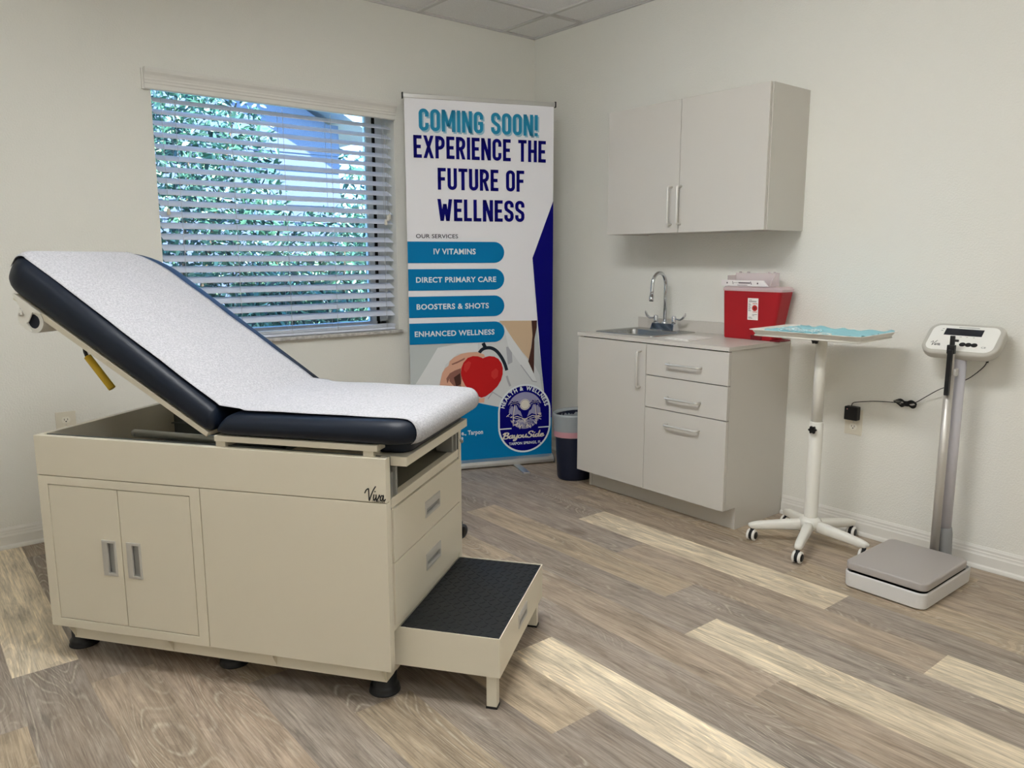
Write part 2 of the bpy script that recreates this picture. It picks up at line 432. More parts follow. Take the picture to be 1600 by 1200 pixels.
M_lamp = mat('lamp_diffuser', (255, 250, 240), .5)
def ceiling_light(label, x0, y0, nx, ny, strength, col):
    t = thing('ceiling_light', label, 'ceiling light', ((2*x0-nx*CG)/2, (2*y0-ny*CG)/2, ZC-.002), 0, 'surface mounted ceiling lights')
    hx = nx*CG/2-.012; hy = ny*CG/2-.012
    MB().box(-hx-.004, hx+.004, -hy-.004, hy+.004, -.018, 0).box(-hx, hx, -hy-.004, -hy+.012, -.095, -.018).box(-hx, hx, hy-.012, hy+.004, -.095, -.018).build('frame', M_white, t)
    m = bpy.data.materials.new('lamp_panel'); m.use_nodes = True; n = m.node_tree.nodes; n.clear()
    e = n.new('ShaderNodeEmission'); e.inputs[0].default_value = (*col, 1); e.inputs[1].default_value = strength
    o = n.new('ShaderNodeOutputMaterial'); m.node_tree.links.new(e.outputs[0], o.inputs[0])
    d = MB(); d.prism([(-hx+.006, -.019), (-hx+.006, -.065), (-hx+.04, -.092), (hx-.04, -.092), (hx-.006, -.065), (hx-.006, -.019)], -hy+.012, hy-.012, lambda u, v, q: Vector((u, q, v))); d.build('diffuser', m, t)
for a in (('ceiling light fixture over the middle of the room', -2.25, -1.75, .5, 2, 11.0, (.99, 1, .99)), ('ceiling light fixture over the left side of the room', -3.75, -1.0, .5, 2, 1.2, (.99, 1, .99)), ('ceiling light fixture over the entrance side of the room', -2.80, -3.9, .5, 2, 4.8, (.99, 1, .99))): ceiling_light(*a)

prof = [(0, 0), (.020, 0), (.020, .006), (.0175, .013), (.013, .0165), (.0115, .019), (.0115, .056), (.0095, .060), (.0085, .064), (.0085, .070), (.0065, .074), (.0065, .083), (.004, .089), (.0025, .0938), (0, .0938)]
b = MB(); b.prism(prof, XL, 0, lambda u, v, d: Vector((d, -u, v)))
struct(b.build('baseboard_back', M_trim))
b = MB(); b.prism(prof, -.934, 0, lambda u, v, d: Vector((-u, d, v))); b.prism(prof, YF, -1.893, lambda u, v, d: Vector((-u, d, v)))
struct(b.build('baseboard_right', M_trim))
b = MB(); b.prism(prof, YF, 0, lambda u, v, d: Vector((XL+u, d, v)))
struct(b.build('baseboard_left', M_trim))

# ------------------------------------------------------------------ window
win = struct(bpy.data.objects.new('window_1', None)); COL.objects.link(win); win.location = ((WX0+WX1)/2, .1, WZ0)
def wl(x): return x-(WX0+WX1)/2
M_frame = mat('window_frame_white', (225, 229, 232), .4)
M_gasket = mat('black_gasket', (8, 8, 9), .6)
hw = (WX1-WX0)/2; hh = WZ1-WZ0
b = MB()
fr = .055
b.box(-hw, -hw+.022, .02, .08, 0, hh, 0)
for sx in (1,):
    b.box(*sorted((sx*hw, sx*(hw-fr))), .02, .08, 0, hh, 0)
    b.box(*sorted((sx*(hw-fr), sx*(hw-fr-.016))), .02, .04, 0, hh, 1)
    b.box(*sorted((sx*(hw-fr-.016), sx*(hw-fr-.05))), .028, .07, .04, hh-.04, 0)
b.box(-hw, hw, .02, .08, 0, .045, 0).box(-hw, hw, .02, .08, hh-.045, hh, 0)
b.build('window_frame', [M_frame, M_gasket], win, weld=False)
gm = bpy.data.materials.new('window_glass'); gm.use_nodes = True; n = gm.node_tree.nodes; n.clear()
tr = n.new('ShaderNodeBsdfTransparent'); tr.inputs[0].default_value = (.90, .97, 1., 1); gl = n.new('ShaderNodeBsdfGlossy'); gl.inputs['Roughness'].default_value = .02
lw = n.new('ShaderNodeFresnel'); lw.inputs[0].default_value = 1.45; mx = n.new('ShaderNodeMixShader'); oo = n.new('ShaderNodeOutputMaterial')
gm.node_tree.links.new(lw.outputs[0], mx.inputs[0]); gm.node_tree.links.new(tr.outputs[0], mx.inputs[1]); gm.node_tree.links.new(gl.outputs[0], mx.inputs[2]); gm.node_tree.links.new(mx.outputs[0], oo.inputs[0])
MB().box(-hw+.02, hw-fr-.04, .046, .050, .04, hh-.04).build('glass_pane', gm, win)
M_marble = mat('sill_marble', (205, 203, 198), .25, vary=(40, (165, 162, 158)))
MB().box(wl(-2.337), wl(-1.027), -.128, .02, -.017, .0).build('window_sill', M_marble, win, bevel=.003)

# ------------------------------------------------------------------ blind
bl = thing('window_blind', 'white wide-slat venetian blind with moulded valance covering the window', 'window blind', (-1.682, .045, .846))
bw = .626
b = MB(); pitch = .0520; tilt = math.radians(27)
z = 2.035-.846-.052
zs = []
while z > .045: zs.append(z); z -= pitch
for z in zs:
    T = Matrix.Translation((0, 0, z)) @ Matrix.Rotation(tilt, 4, 'X')
    b.loft([[T @ Vector((sx*bw, yy, zz)) for yy, zz in ((-.0315, -.0015), (-.012, -.0002), (.012, -.0002), (.0315, -.0015), (.0315, .0012), (.012, .0026), (-.012, .0026), (-.0315, .0012))] for sx in (-1, 1)])
for i in range(3): b.box(-bw, bw, -.0315, .0315, .018+i*.0055, .0215+i*.0055)
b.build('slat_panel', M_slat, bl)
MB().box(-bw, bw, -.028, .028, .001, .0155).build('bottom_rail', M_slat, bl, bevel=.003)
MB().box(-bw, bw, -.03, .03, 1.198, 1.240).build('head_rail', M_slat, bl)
vp = [(0, 0), (.012, 0), (.016, .004), (.016, .022), (.020, .026), (.020, .034), (.024, .040), (.024, .046), (.030, .058), (.040, .070), (.044, .080), (.044, .090), (.036, .090), (0, .090)]
b = MB(); vx0, vx1 = -2.352+1.682, -1.05+1.682
b.prism(vp, vx0, vx1, lambda u, v, d: Vector((d, -.045-.012-u, v+2.015-.846)))
for xx in (vx0, vx1): b.box(xx-.006, xx+.006, -.058, -.045, 1.169, 1.259)
b.build('valance', M_trim, bl)
b = MB()
for xw in (-2.215, -1.955, -1.69, -1.425, -1.115):
    xx = xw+1.682
    for yy in (-.034, .034): b.cyl((xx, yy, .01), (xx, yy, 1.16), .0011, seg=5)
    for z in zs: b.cyl((xx+.004, -.033, z-.020-.0045*0), (xx+.004, .033, z+.012), .0009, seg=4)
b.build('ladder_cord', M_cord, bl)
M_tassel = mat('tassel', (222, 217, 205), .5)
for xx, zt in ((.575, .600), (.588, .622), (.598, .630)):
    c = MB().cyl((xx, -.04, zt+.02), (xx, -.036, 1.17), .0011, seg=5).build('pull_cord', M_cord, bl)
    MB().lathe([(.003, .028), (.0075, .022), (.0085, .0), (.005, -.004)], (xx, -.04, zt)).build('tassel', M_tassel, c)
c = MB().cyl((-.595, -.04, .64), (-.595, -.036, 1.17), .0011, seg=5).build('pull_cord', M_cord, bl)
MB().lathe([(.003, .028), (.0075, .022), (.0085, .0), (.005, -.004)], (-.595, -.04, .615)).build('tassel', M_tassel, c)

# ------------------------------------------------------------------ outdoors
struct(MB().box(-14, 14, .25, 26, -.35, -.25).build('ground', mat('lawn', (120, 128, 92), .9, vary=(3, (150, 140, 110)))))
def leaf_mat(nm, rgb, rough=.35): return mat(nm, rgb, rough, spec=.5)
LV = [leaf_mat('leaf_dark', (34, 66, 62)), leaf_mat('leaf_mid', (72, 116, 92)), leaf_mat('leaf_pale', (154, 186, 150)), mat('bark', (92, 78, 64), .9)]
def shrub(label, x, y, h, rx, ry, nleaf, size, seedv, long=2.6, zb=-.25, droop=.2, kind_='shrub'):
    rnd = random.Random(seedv)
    t = thing(kind_, label, kind_, (x, y, zb), 0, 'shrubs outside the window' if kind_ == 'shrub' else None)
    b = MB()
    for i in range(nleaf):
        while True:
            p = Vector((rnd.uniform(-1, 1), rnd.uniform(-1, 1), rnd.uniform(-1, 1)))
            if .35 < p.length < 1: break
        c = Vector((p.x*rx, p.y*ry, h*.5+p.z*h*.5))
        d = Vector((rnd.gauss(0, 1), rnd.gauss(0, 1), rnd.gauss(-droop, .8))).normalized(); s = d.cross(Vector((rnd.gauss(0, 1), rnd.gauss(0, 1), rnd.gauss(0, 1)))).normalized(); nn = d.cross(s)
        L = size*rnd.uniform(.6, 1.3); wv = L/long/2
        q = [c, c+d*L*.35+s*wv+nn*wv*.4, c+d*L*.75+s*wv*.7+nn*wv*.3, c+d*L, c+d*L*.75-s*wv*.7+nn*wv*.3, c+d*L*.35-s*wv+nn*wv*.4]
        mi = rnd.choice((0, 0, 1, 1, 1, 2))
        vs = [b.bm.verts.new(v) for v in q]
        for f in ((0, 1, 2, 3), (0, 3, 4, 5)): fc = b.bm.faces.new([vs[k] for k in f]); fc.material_index = mi
    b.build('foliage', LV, t, fix=False, weld=False)
    b = MB()
    for i in range(7):
        a = rnd.uniform(0, 2*pi); b.tube([(0, 0, 0), (rx*.25*math.cos(a), ry*.25*math.sin(a), h*.4), (rx*.6*math.cos(a), ry*.6*math.sin(a), h*.8)], [.02, .013, .006], 6)
    b.build('stem', LV[3], t)
shrub('tall dense leafy shrub filling the left of the window view', -1.85, 1.7, 3.2, .90, .6, 15000, .062, 1)
shrub('leafy shrub behind the lower middle of the window', -.35, 2.1, 1.95, .95, .5, 9000, .062, 2)
shrub('low bright shrub at the lower right of the window view', 1.0, 3.3, 2.0, .85, .6, 7000, .068, 3)
shrub('narrow-leaved grassy shrub low down behind the left of the window', -1.25, 1.0, 1.45, .55, .35, 2600, .17, 4, 7.)
shrub('yellow-green tree far off beside the neighbouring house', 3.3, 8.6, 3.4, 1.2, .9, 1300, .2, 6, kind_='tree')
M_roof = mat('grey_metal_roof', (150, 165, 188), .35, .3); M_stucco = mat('pale_siding', (88, 96, 114), .8)
hs = thing('house', 'pale blue-grey neighbouring house with sloping roof edge seen through the blind', 'house', (-2.0, 6.2, -.25))
b = MB(); b.prism([(-3.2, 0), (2.90, 0), (2.90, 2.95), (.2, 4.35), (-3.2, 4.35)], -1.7, 2.4, lambda u, v, d: Vector((u, d, v)))
for i in range(15): b.box(-3.2, 2.905, -1.712, -1.70, .2+i*.19, .2+i*.19+.15)
b.build('house_wall', M_stucco, hs)
b = MB(); b.prism([(3.22, 2.86), (3.22, 2.98), (.2, 4.55), (-3.4, 4.55), (-3.4, 4.43), (.2, 4.43)], -2.05, 2.6, lambda u, v, d: Vector((u, d, v))); b.build('roof', M_roof, hs)
# ------------------------------------------------------------------ examination table (local x: length, 0 = foot end; y: depth; z up)
TL, TW, Z0, Z2, Z1 = 1.153, .6364, .112, .602, .7257
tb = thing('examination_table', 'cream examination table with navy vinyl backrest raised and step drawer pulled out', 'examination table', (-2.37737, -2.14269, 0), -0.940232)

def cut_panel(b, x0, x1, z0, z1, y0, y1, holes, ax='y', mi=0):
    """panel with rectangular holes (hx0, hx1, hz0, hz1), thickness y0..y1 along ax"""
    def bx(a, c, d, e):
        if c-a < 1e-5 or e-d < 1e-5: return
        if ax == 'y': b.box(a, c, y0, y1, d, e, mi)
        else: b.box(y0, y1, a, c, d, e, mi)
    if not holes: bx(x0, x1, z0, z1); return
    X = [x0, holes[0][0], holes[0][1], x1]; Z = [z0, holes[0][2], holes[0][3], z1]
    P = lambda a, c, t: b.bm.verts.new((a, t, c) if ax == 'y' else (t, a, c))
    g = [[[P(a, c, t) for c in Z] for a in X] for t in (y0, y1)]
    def q(*v): f = b.bm.faces.new(v); f.material_index = mi
    for u in range(3):
        for v in range(3):
            if (u, v) == (1, 1): continue
            q(g[0][u][v], g[0][u+1][v], g[0][u+1][v+1], g[0][u][v+1]); q(g[1][u][v], g[1][u][v+1], g[1][u+1][v+1], g[1][u+1][v])
    for k in range(3):
        q(g[0][k][0], g[0][k+1][0], g[1][k+1][0], g[1][k][0]); q(g[0][k][3], g[1][k][3], g[1][k+1][3], g[0][k+1][3])
        q(g[0][0][k], g[1][0][k], g[1][0][k+1], g[0][0][k+1]); q(g[0][3][k], g[0][3][k+1], g[1][3][k+1], g[1][3][k])
    q(g[0][1][1], g[1][1][1], g[1][2][1], g[0][2][1]); q(g[0][1][2], g[0][2][2], g[1][2][2], g[1][1][2])
    q(g[0][1][1], g[0][1][2], g[1][1][2], g[1][1][1]); q(g[0][2][1], g[1][2][1], g[1][2][2], g[0][2][2])

M_pull = mat('pull_silver', (196, 194, 188), .42, .35); M_pullin = mat('pull_recess', (150, 150, 147), .45, .2)
def cup_pull(parent, kind, a0, a1, z0, z1, face, d, vertical):
    """recessed cup pull; a: along the panel, face: panel face coordinate, d: +1/-1 outward direction"""
    b = MB()
    def bx(p0, p1, q0, q1, e0, e1, mi=0):
        lo, hi = sorted((face+d*e0, face+d*e1))
        if kind == 'y': b.box(p0, p1, lo, hi, q0, q1, mi)
        else: b.box(lo, hi, p0, p1, q0, q1, mi)
    r = .0035
    bx(a0-r, a0+r, z0-r, z1+r, -.010, .003); bx(a1-r, a1+r, z0-r, z1+r, -.010, .003)
    bx(a0, a1, z0-r, z0+r*1.6, -.010, .003); bx(a0, a1, z1-r*1.6, z1+r, -.010, .003)
    bx(a0, a1, z0, z1, -.009, -.006, 1)
    if vertical: bx(a0+(a1-a0)*.0, a0+(a1-a0)*.38, z0, z1, -.004, .0035)
    else: bx(a0, a1, z0+(z1-z0)*.55, z1, -.004, .0035)
    return b.build('recessed_handle', [M_pull, M_pullin], parent, bevel=.0012)

# body: open tray on top, front skins, end frame
b = MB()
b.box(-TL+.004, -.018, .020, TW-.004, Z0+.004, .575, 1)                       # dark core
b.box(-TL, 0, 0, .020, Z2+.0012, Z1); b.box(-TL, 0, TW-.020, TW, Z0, Z1)        # long top band, back skin
b.box(-TL, -TL+.020, .020, TW-.020, Z0, Z1)                                   # head end skin
b.box(-TL+.020, 0, .030, .034, .575, Z1, 1); b.box(-TL+.02, 0, TW-.034, TW-.020, .575, Z1, 1)
b.box(-TL+.020, -.02, .034, TW-.034, .575, .585, 1)
b.box(-TL+.020, -.25, .020, .030, .640, .644, 1); b.box(-TL+.020, -.25, TW-.05, TW-.020, .640, .644, 1)
b.box(-.58, 0, 0, .020, Z0, Z2-.0012)                                         # plain front panel
fx0, fx1, fz0, fz1 = -1.118, -.616, .140, .575                                # door frame
cut_panel(b, -TL, -.5825, Z0, Z2-.0012, 0, .020, [(fx0, fx1, fz0, fz1)])
b.box(-.024, 0, .020, .030, Z0, Z1); b.box(-.024, 0, TW-.032, TW-.020, Z0, Z1)   # end uprights
b.box(-.024, 0, .030, TW-.032, .578, .606)                                    # rail under the open slot
b.box(-.30, -.01, .034, TW-.034, .600, .604, 2); b.box(-.30, -.296, .034, TW-.034, .604, .70, 2)
b.box(-.024, -.001, .030, TW-.032, .219, .236)
b.build('cabinet_body', [M_cream, M_creamin, mat('grey_slot', (120, 120, 108), .6)], tb, bevel=.0012, weld=False)

for (x0, x1, h0, h1) in ((fx0+.002, -.868, -.933, -.890), (-.865, fx1-.002, -.845, -.802)):
    d = MB(); cut_panel(d, x0, x1, fz0+.002, fz1-.002, .0008, .018, [(h0, h1, .304, .410)])
    o = d.build('cabinet_door', M_cream, tb, bevel=.001, weld=False)
    cup_pull(o, 'y', h0, h1, .304, .410, .0008, -1, True)
for (z0, z1, h0, h1) in ((.4215, .574, .473, .517), (.238, .4185, .304, .350)):
    d = MB(); cut_panel(d, .037, .606, z0, z1, -.014, .004, [(.277, .398, h0, h1)], 'x')
    o = d.build('drawer', M_cream, tb, bevel=.001, weld=False)
    cup_pull(o, 'x', .277, .398, h0, h1, .004, 1, False)

# base channel with gussets, feet
b = MB()
b.box(-TL+.052, -.028, .030, .034, .062, Z0); b.box(-TL+.052, -.028, TW-.034, TW-.03, .062, Z0)
b.box(-.032, -.028, .034, TW-.034, .062, Z0-.016); b.box(-TL+.052, -TL+.056, .034, TW-.034, .062, Z0)
b.box(-TL+.056, -.032, .034, TW-.034, Z0-.004, Z0)
for gx in (-TL+.056, -.735, -.380, -.034):
    b.loft([[Vector((gx+dx, .004, Z0)), Vector((gx+dx, .030, Z0)), Vector((gx+dx, .030, .064))] for dx in (0, .003)])
b.build('base_frame', M_cream, tb, weld=False)
for fx, fy in ((-.063, .092), (-TL+.012, .105), (-.063, TW-.09), (-TL+.03, TW-.09), (-.585, .12)):
    MB().lathe([(.046, 0), (.046, .004), (.043, .005), (.044, .016), (.040, .022), (.036, .026), (.036, .064 if fx > -1.1 else .064)], (fx, fy, 0)).build('levelling_foot', M_black, tb)

# lettering on the top band (kept as one part)
b = MB(); fr_ = lambda u, v: Vector((u, -.0006, v))
put_strokes(b, VIVA, -.064, .6075, .0345, .0335, fr_, 0, .105, .10)
put_text(b, 'COMFORT', -.042, -.003, .6043, .6100, fr_, 0, .02)
b.build('maker_lettering', mat('ink_black', (22, 22, 24), .5), tb, fix=False)

# slot hardware: stirrup holders
M_zinc = mat('zinc_bracket', (150, 150, 146), .45, .3)
for y0, zz in ((.040, 0), (TW-.085, 0)):
    b = MB(); b.box(-.06, -.004, y0, y0+.018, .608, .676).box(-.012, .004, y0+.018, y0+.030, .610, .690).box(-.06, -.004, y0+.030, y0+.042, .612, .672)
    b.cyl((.004, y0+.024, .65), (.006, y0+.024, .65), .003, seg=8)
    b.build('stirrup_bracket', M_zinc, tb, bevel=.002, weld=False)
b = MB(); b.tube([(-.03, TW-.055, .66), (-.01, TW-.02, .64), (.004, TW+.002, .625)], .006, 8); b.build('release_rod', M_zinc, tb)

# footrest plate and pad
MB().box(-.30, .046, .036, .565, .6985, .7245).build('footrest_plate', M_cream, tb, bevel=.001)
b = MB(); slab(b, -.29, .044, .060, .548, .7255, .766, [.045]*4, .014, .018, .003); b.build('footrest_cushion', M_navy, tb)

# seat
MB().box(-.527, -.026, .008, .622, .7415, .7585).build('seat_board', M_cream, tb, bevel=.0015)
for x0 in (-.528, -.072):
    for y0 in (.016, TW-.07): MB().box(x0, x0+.031, y0, y0+.05, Z1-.002, .742).build('seat_bracket', M_cream, tb, bevel=.001)
SX0, SX1, SY0, SY1, SZ0, SZ1 = -.530, .087, -.004, .634, .7595, .826
SRC = [.09, .05, .05, .095]; SRB, SRT = .030, .034; SCR = .010
class SeatWarp:                               # bevelled end of the seat where it meets the backrest
    def __matmul__(s, p):
        q = min(max((SX0+.085-p.x)/.085, 0), 1)
        return Vector((p.x, p.y, p.z-max(p.z-SZ0, 0)*.72*q*q))
b = MB(); slab(b, SX0, SX1, SY0, SY1, SZ0, SZ1, SRC, SRB, SRT, SCR, T=SeatWarp()); b.build('seat_cushion', M_navy, tb)

# backrest: plane hinged at (-.55, ., .765), raised 33.5 degrees
BA = math.radians(33.5)
TB = Matrix.Translation((-.55, 0, .765)) @ Matrix(((-math.cos(BA), 0, math.sin(BA), 0), (0, 1, 0, 0), (math.sin(BA), 0, math.cos(BA), 0), (0, 0, 0, 1)))
class Warp:                                   # the cushion is a little thicker at the head than at the hinge
    def __matmul__(s, p):
        z = BZ1-(BZ1-p.z)*(1+.34*max(p.x, 0)/.75) if p.z < BZ1 else p.z
        q = min(max((.05-p.x)/.062, 0), 1)
        return TB @ Vector((p.x, p.y, z-max(z-BZ0, 0)*.40*q*q))
BZ0, BZ1 = .0035, .080
b = MB(); b.box(-.004, .735, .010, .622, -.012, .003, T=Warp()); b.build('backrest_board', M_cream, tb, bevel=.0015)
BX0, BX1, BY0, BY1 = -.012, .823, -.004, .638
BRC = [.15, .03, .03, .10]; BRB, BRT = .030, .032; BCR = .006
b = MB(); slab(b, BX0, BX1, BY0, BY1, BZ0, BZ1, BRC, BRB, BRT, BCR, T=Warp()); b.build('backrest_cushion', M_navy, tb)

# gas strut, yellow release lever, paper roll holder
b = MB(); b.tube([(-1.005, .25, .685), (-.45, .25, .678)], .013, 12); b.tube([(-1.005, .25, .685), (-1.012, .25, .685)], [.013, .009], 12)
b.cyl((-.996, .236, .685), (-.996, .264, .685), .005, seg=8); b.build('gas_strut', mat('strut_grey', (150, 150, 142), .35, .5), tb)
lv = MB().tube(smooth_path([(-1.018, .10, 1.06), (-1.030, .10, .985), (-1.026, .10, .962), (-1.018, .10, .945)]), .0055, 8).build('recline_lever', M_black, tb)
MB().tube([(-1.022, .10, .957), (-.942, .10, .862)], .0112, 12).build('lever_grip', mat('yellow_grip', (208, 174, 48), .5), lv)
PL = [(.735, .0), (.7316, -.0067), (.7244, -.0123), (.713, -.0139), (.708, -.0211), (.6979, -.0235), (.6954, -.0284), (.6927, -.0505), (.6852, -.0614), (.6705, -.070), (.6472, -.0725), (.6301, -.0680), (.6562, -.0548), (.6514, -.0475), (.6525, -.0151), (.6306, -.0054), (.625, .0)]
PL = [(t, o-.021*t/.75) for t, o in PL]
for yy in (.002, .566):
    h_ = MB().prism(PL, yy, yy+.004, lambda u, v, d: TB @ Vector((u, d, v))).build('roll_bracket', M_whitesteel, tb)
    if yy < .1:
        h2 = MB(); h2.tube([TB @ Vector(p) for p in smooth_path([(.690, -.003, -.043), (.682, -.006, -.041), (.675, -.006, -.046), (.672, -.004, -.056)], 3)], .0016, 6)
        h2.cyl(TB @ Vector((.678, -.007, -.058)), TB @ Vector((.678, .003, -.058)), .0055, seg=10); h2.build('hook', M_satin, h_)

# step drawer
st = MB()
sy0, sy1, sx1, sz0, sz1 = .0663, .6137, .2962, .1006, .2166
st.box(-.02, sx1-.003, sy0, sy0+.003, sz0, sz1).box(-.02, sx1-.003, sy1-.003, sy1, sz0, sz1)
cut_panel(st, sy0, sy1, sz0, sz1, sx1-.003, sx1, [(.279, .378, .147, .185)], 'x')
st.box(-.02, sx1-.003, sy0+.003, sy1-.003, sz1-.012, sz1-.006)
so_ = st.build('step_drawer', M_cream, tb, weld=False)
m = MB(); mx0, mx1, my0, my1 = -.001, sx1-.0045, sy0+.004, sy1-.004
m.box(mx0, mx1, my0, my1, sz1-.006, sz1-.0025)
for i in range(12):
    for j in range(22):
        cx = mx0+(i+.5)*(mx1-mx0)/12; cy = my0+(j+.5)*(my1-my0)/22; a = math.radians(50 if (i+j) % 2 else -40); u = Vector((math.cos(a), math.sin(a), 0)); v = Vector((-math.sin(a), math.cos(a), 0)); c = Vector((cx, cy, sz1-.0025))
        q = [c-u*.0125, c-v*.0038, c+u*.0125, c+v*.0038]; tp = [c-u*.009+Vector((0, 0, .0018)), c+u*.009+Vector((0, 0, .0018))]
        vs = [m.bm.verts.new(p) for p in q+tp]
        for f in ((0, 1, 5, 4), (1, 2, 5), (2, 3, 4, 5), (3, 0, 4)): m.bm.faces.new([vs[k] for k in f])
m.build('tread_mat', M_rubber, so_, fix=False, weld=False)
cup_pull(so_, 'x', .279, .378, .147, .185, sx1, 1, False)
for yy in (sy0+.008, sy1-.036):
    lg = MB().box(sx1-.042, sx1-.012, yy, yy+.028, .006, sz0+.006).build('step_leg', M_cream, so_, bevel=.001)
    MB().box(sx1-.0435, sx1-.0105, yy-.0015, yy+.0295, 0, .0065).build('leg_tip', M_black, lg)

# ------------------------------------------------------------------ paper on the table: one sheet down the backrest and along the seat
def edge_z(d, r, z0, z1):
    d = max(d, 0.)
    return z1 if d >= r else z1-r+math.sqrt(max(r*r-(r-d)**2, 0))
def back_pt(t, y, lift=.0032):
    de = BX1-t; dn = min(y-BY0, BY1-y)
    rc = BRC[0] if y > .3 else BRC[3]
    d = min(de, dn)
    if de < rc and dn < rc: d = rc-math.hypot(rc-de, rc-dn)
    d = min(d, t-BX0+.02)
    cr = BCR*max(0, 1-(1-min(max(d-BRT, 0)/.26, 1))**2)
    return Vector((t, y, edge_z(d, BRT, BZ0, BZ1)+cr+lift)), d
rnd = random.Random(5)
cols = 28; rows = []
ys = [.028+(.560-.028)*k/cols for k in range(cols+1)]
def wr(a, y, s): return .0016*(math.exp(-((y-.30)/.006)**2)+math.exp(-((y-.19-.02*a)/.006)**2)+.7*math.exp(-((y-.42+.015*a)/.005)**2))+s*(math.sin(a*31+y*9)*.5+math.sin(y*47+a*13)*.3+math.sin(y*23-a*21)*.4)
# head end: hang over the rounded end, then up and along the backrest
for k in range(6):
    a = k/6.
    row = []
    for y in ys:
        y = y-max(0, (y-.40)/.16)*.075
        dn = min(y-BY0, BY1-y); rc = BRC[0] if y > .3 else BRC[3]
        te = BX1-(0 if dn >= rc else rc-math.sqrt(max(rc*rc-(rc-dn)**2, 0)))
        ang = pi/2*a
        t = te-BRT+(BRT+.004)*math.cos(ang); z = BZ1-BRT+(BRT+.0035)*math.sin(ang)
        if a == 0: z -= .020
        row.append(TB @ Vector((t, y, z)))
    rows.append(row)
nb_ = 40
for k in range(nb_+1):
    row = []
    for y in ys:
        dn = min(y-BY0, BY1-y); rc = BRC[0] if y > .3 else BRC[3]
        te = BX1-(0 if dn >= rc else rc-math.sqrt(max(rc*rc-(rc-dn)**2, 0)))-BRT
        t = te+(.014-te)*k/nb_; y = y-max(0, (y-.40)/.16)*.075*max(0, (t-.66)/.16)**2
        p, d = back_pt(t, y); p.z += wr(t, y, .0012) if .02 < k/nb_ < .98 else 0
        row.append(TB @ p)
    rows.append(row)
def seat_end(yy):
    dn = min(yy-SY0, SY1-yy); rc = SRC[0] if yy > .3 else SRC[3]
    return SX1-(0 if dn >= rc else rc-math.sqrt(max(rc*rc-(rc-dn)**2, 0)))
def seat_pt(x, y, lift=.0034):
    dn = min(y-SY0, SY1-y); de = SX1-x; rc = SRC[0] if y > .3 else SRC[3]; d = min(dn, de)
    if de < rc and dn < rc: d = rc-math.hypot(rc-de, rc-dn)
    cr = SCR*max(0, 1-(1-min(max(d-SRT, 0)/.26, 1))**2)
    return Vector((x, y, edge_z(d, SRT, SZ0, SZ1)+cr+lift))
ns = 34
for k in range(ns+1):
    row = []
    for y in ys:
        yy = min(y+.012, .568); x = -.458+(seat_end(yy)-SRT+.458)*k/ns
        p = seat_pt(x, yy); p.z += wr(x+2, y, .0012)
        if k == 0: p.z += .004
        row.append(p)
    rows.append(row)
for k in range(1, 9):
    ang = pi/2-pi*.84*k/8; row = []
    for y in ys:
        yy = min(y+.012, .568); r0 = SRT if ang > 0 else SRB; R = r0+.004
        zc = SZ1-SRT if ang > 0 else SZ0+SRB
        row.append(Vector((seat_end(yy)-r0+R*math.cos(ang), yy, zc+R*math.sin(ang))))
    rows.append(row)
b = MB(); b.loft(rows, closed=False, caps=False, smooth=True)
M_paper = mat('crepe_paper', (188, 188, 192), .85, bump=(300, .7, .002), vary=(190, (164, 164, 169)), spec=.2)
pp = b.build('table_paper', M_paper, fix=False)
sm = pp.modifiers.new('thick', 'SOLIDIFY'); sm.thickness = .0006; sm.offset = 1
pp.location = tb.location; pp.rotation_euler = tb.rotation_euler
props(pp, 'white crepe paper sheet running down the raised backrest and over the seat cushion', 'paper sheet')
# roll under the headrest
b = MB(); c0 = Vector((.640, 0, -.0575))
rr = [(.0345, .008), (.0345, .564), (.0215, .564), (.0215, .008)]
def ringy(r, y, n=28): return [TB @ Vector((c0.x+r*math.cos(2*pi*k/n), y, c0.z+r*math.sin(2*pi*k/n))) for k in range(n)]
ro = [ringy(r, y) for r, y in rr]; b.loft(ro+[ro[0]], True, False, smooth=False)
b.loft([ringy(.0216, .011), ringy(.0216, .013)], True, True, mi=1)  # dark disc painted in for the shade inside the open roll end
pr = b.build('paper_roll', [mat('roll_paper', (216, 214, 208), .8), mat('roll_hole_shade', (22, 26, 40), .8)], None)
pr.location = tb.location; pr.rotation_euler = tb.rotation_euler
props(pr, 'spare white paper roll held in the bracket under the head of the backrest', 'paper roll')

# ------------------------------------------------------------------ stool whose caster peeks out behind the table
def caster_local(name, parent, T, r, mw, mt, gap=.006, wdt=.010):
    hub = MB(); hub.cyl(T @ Vector((0, -gap, r)), T @ Vector((0, gap, r)), r*.86, seg=18)
    hub.cyl(T @ Vector((0, 0, r)), T @ Vector((0, 0, r*2.25)), r*.32, seg=10)
    c = hub.build(name, mt, parent)
    for s in (-1, 1):
        w_ = MB(); w_.lathe([(r*.90, 0), (r, wdt*.25), (r, wdt*.75), (r*.86, wdt), (r*.66, wdt*1.02)], (0, 0, 0), 24, T=T @ Matrix.Translation((0, s*gap, r)) @ Matrix.Rotation(-s*pi/2, 4, 'X'))
        o = w_.build('wheel', mw, c)
        d = MB(); d.lathe([(r*.66, 0), (r*.62, .0022)], (0, 0, 0), 20, T=T @ Matrix.Translation((0, s*(gap+wdt*1.02), r)) @ Matrix.Rotation(-s*pi/2, 4, 'X'))
        d.build('wheel_cap', mt, c)
    return c
sx, sy = (-1.60, -.98)
sl_ = thing('rolling_stool', 'dark rolling stool hidden behind the examination table, one black caster showing', 'stool', (sx, sy, 0))
M_dgrey = mat('caster_grey', (70, 72, 76), .4)
b = MB()
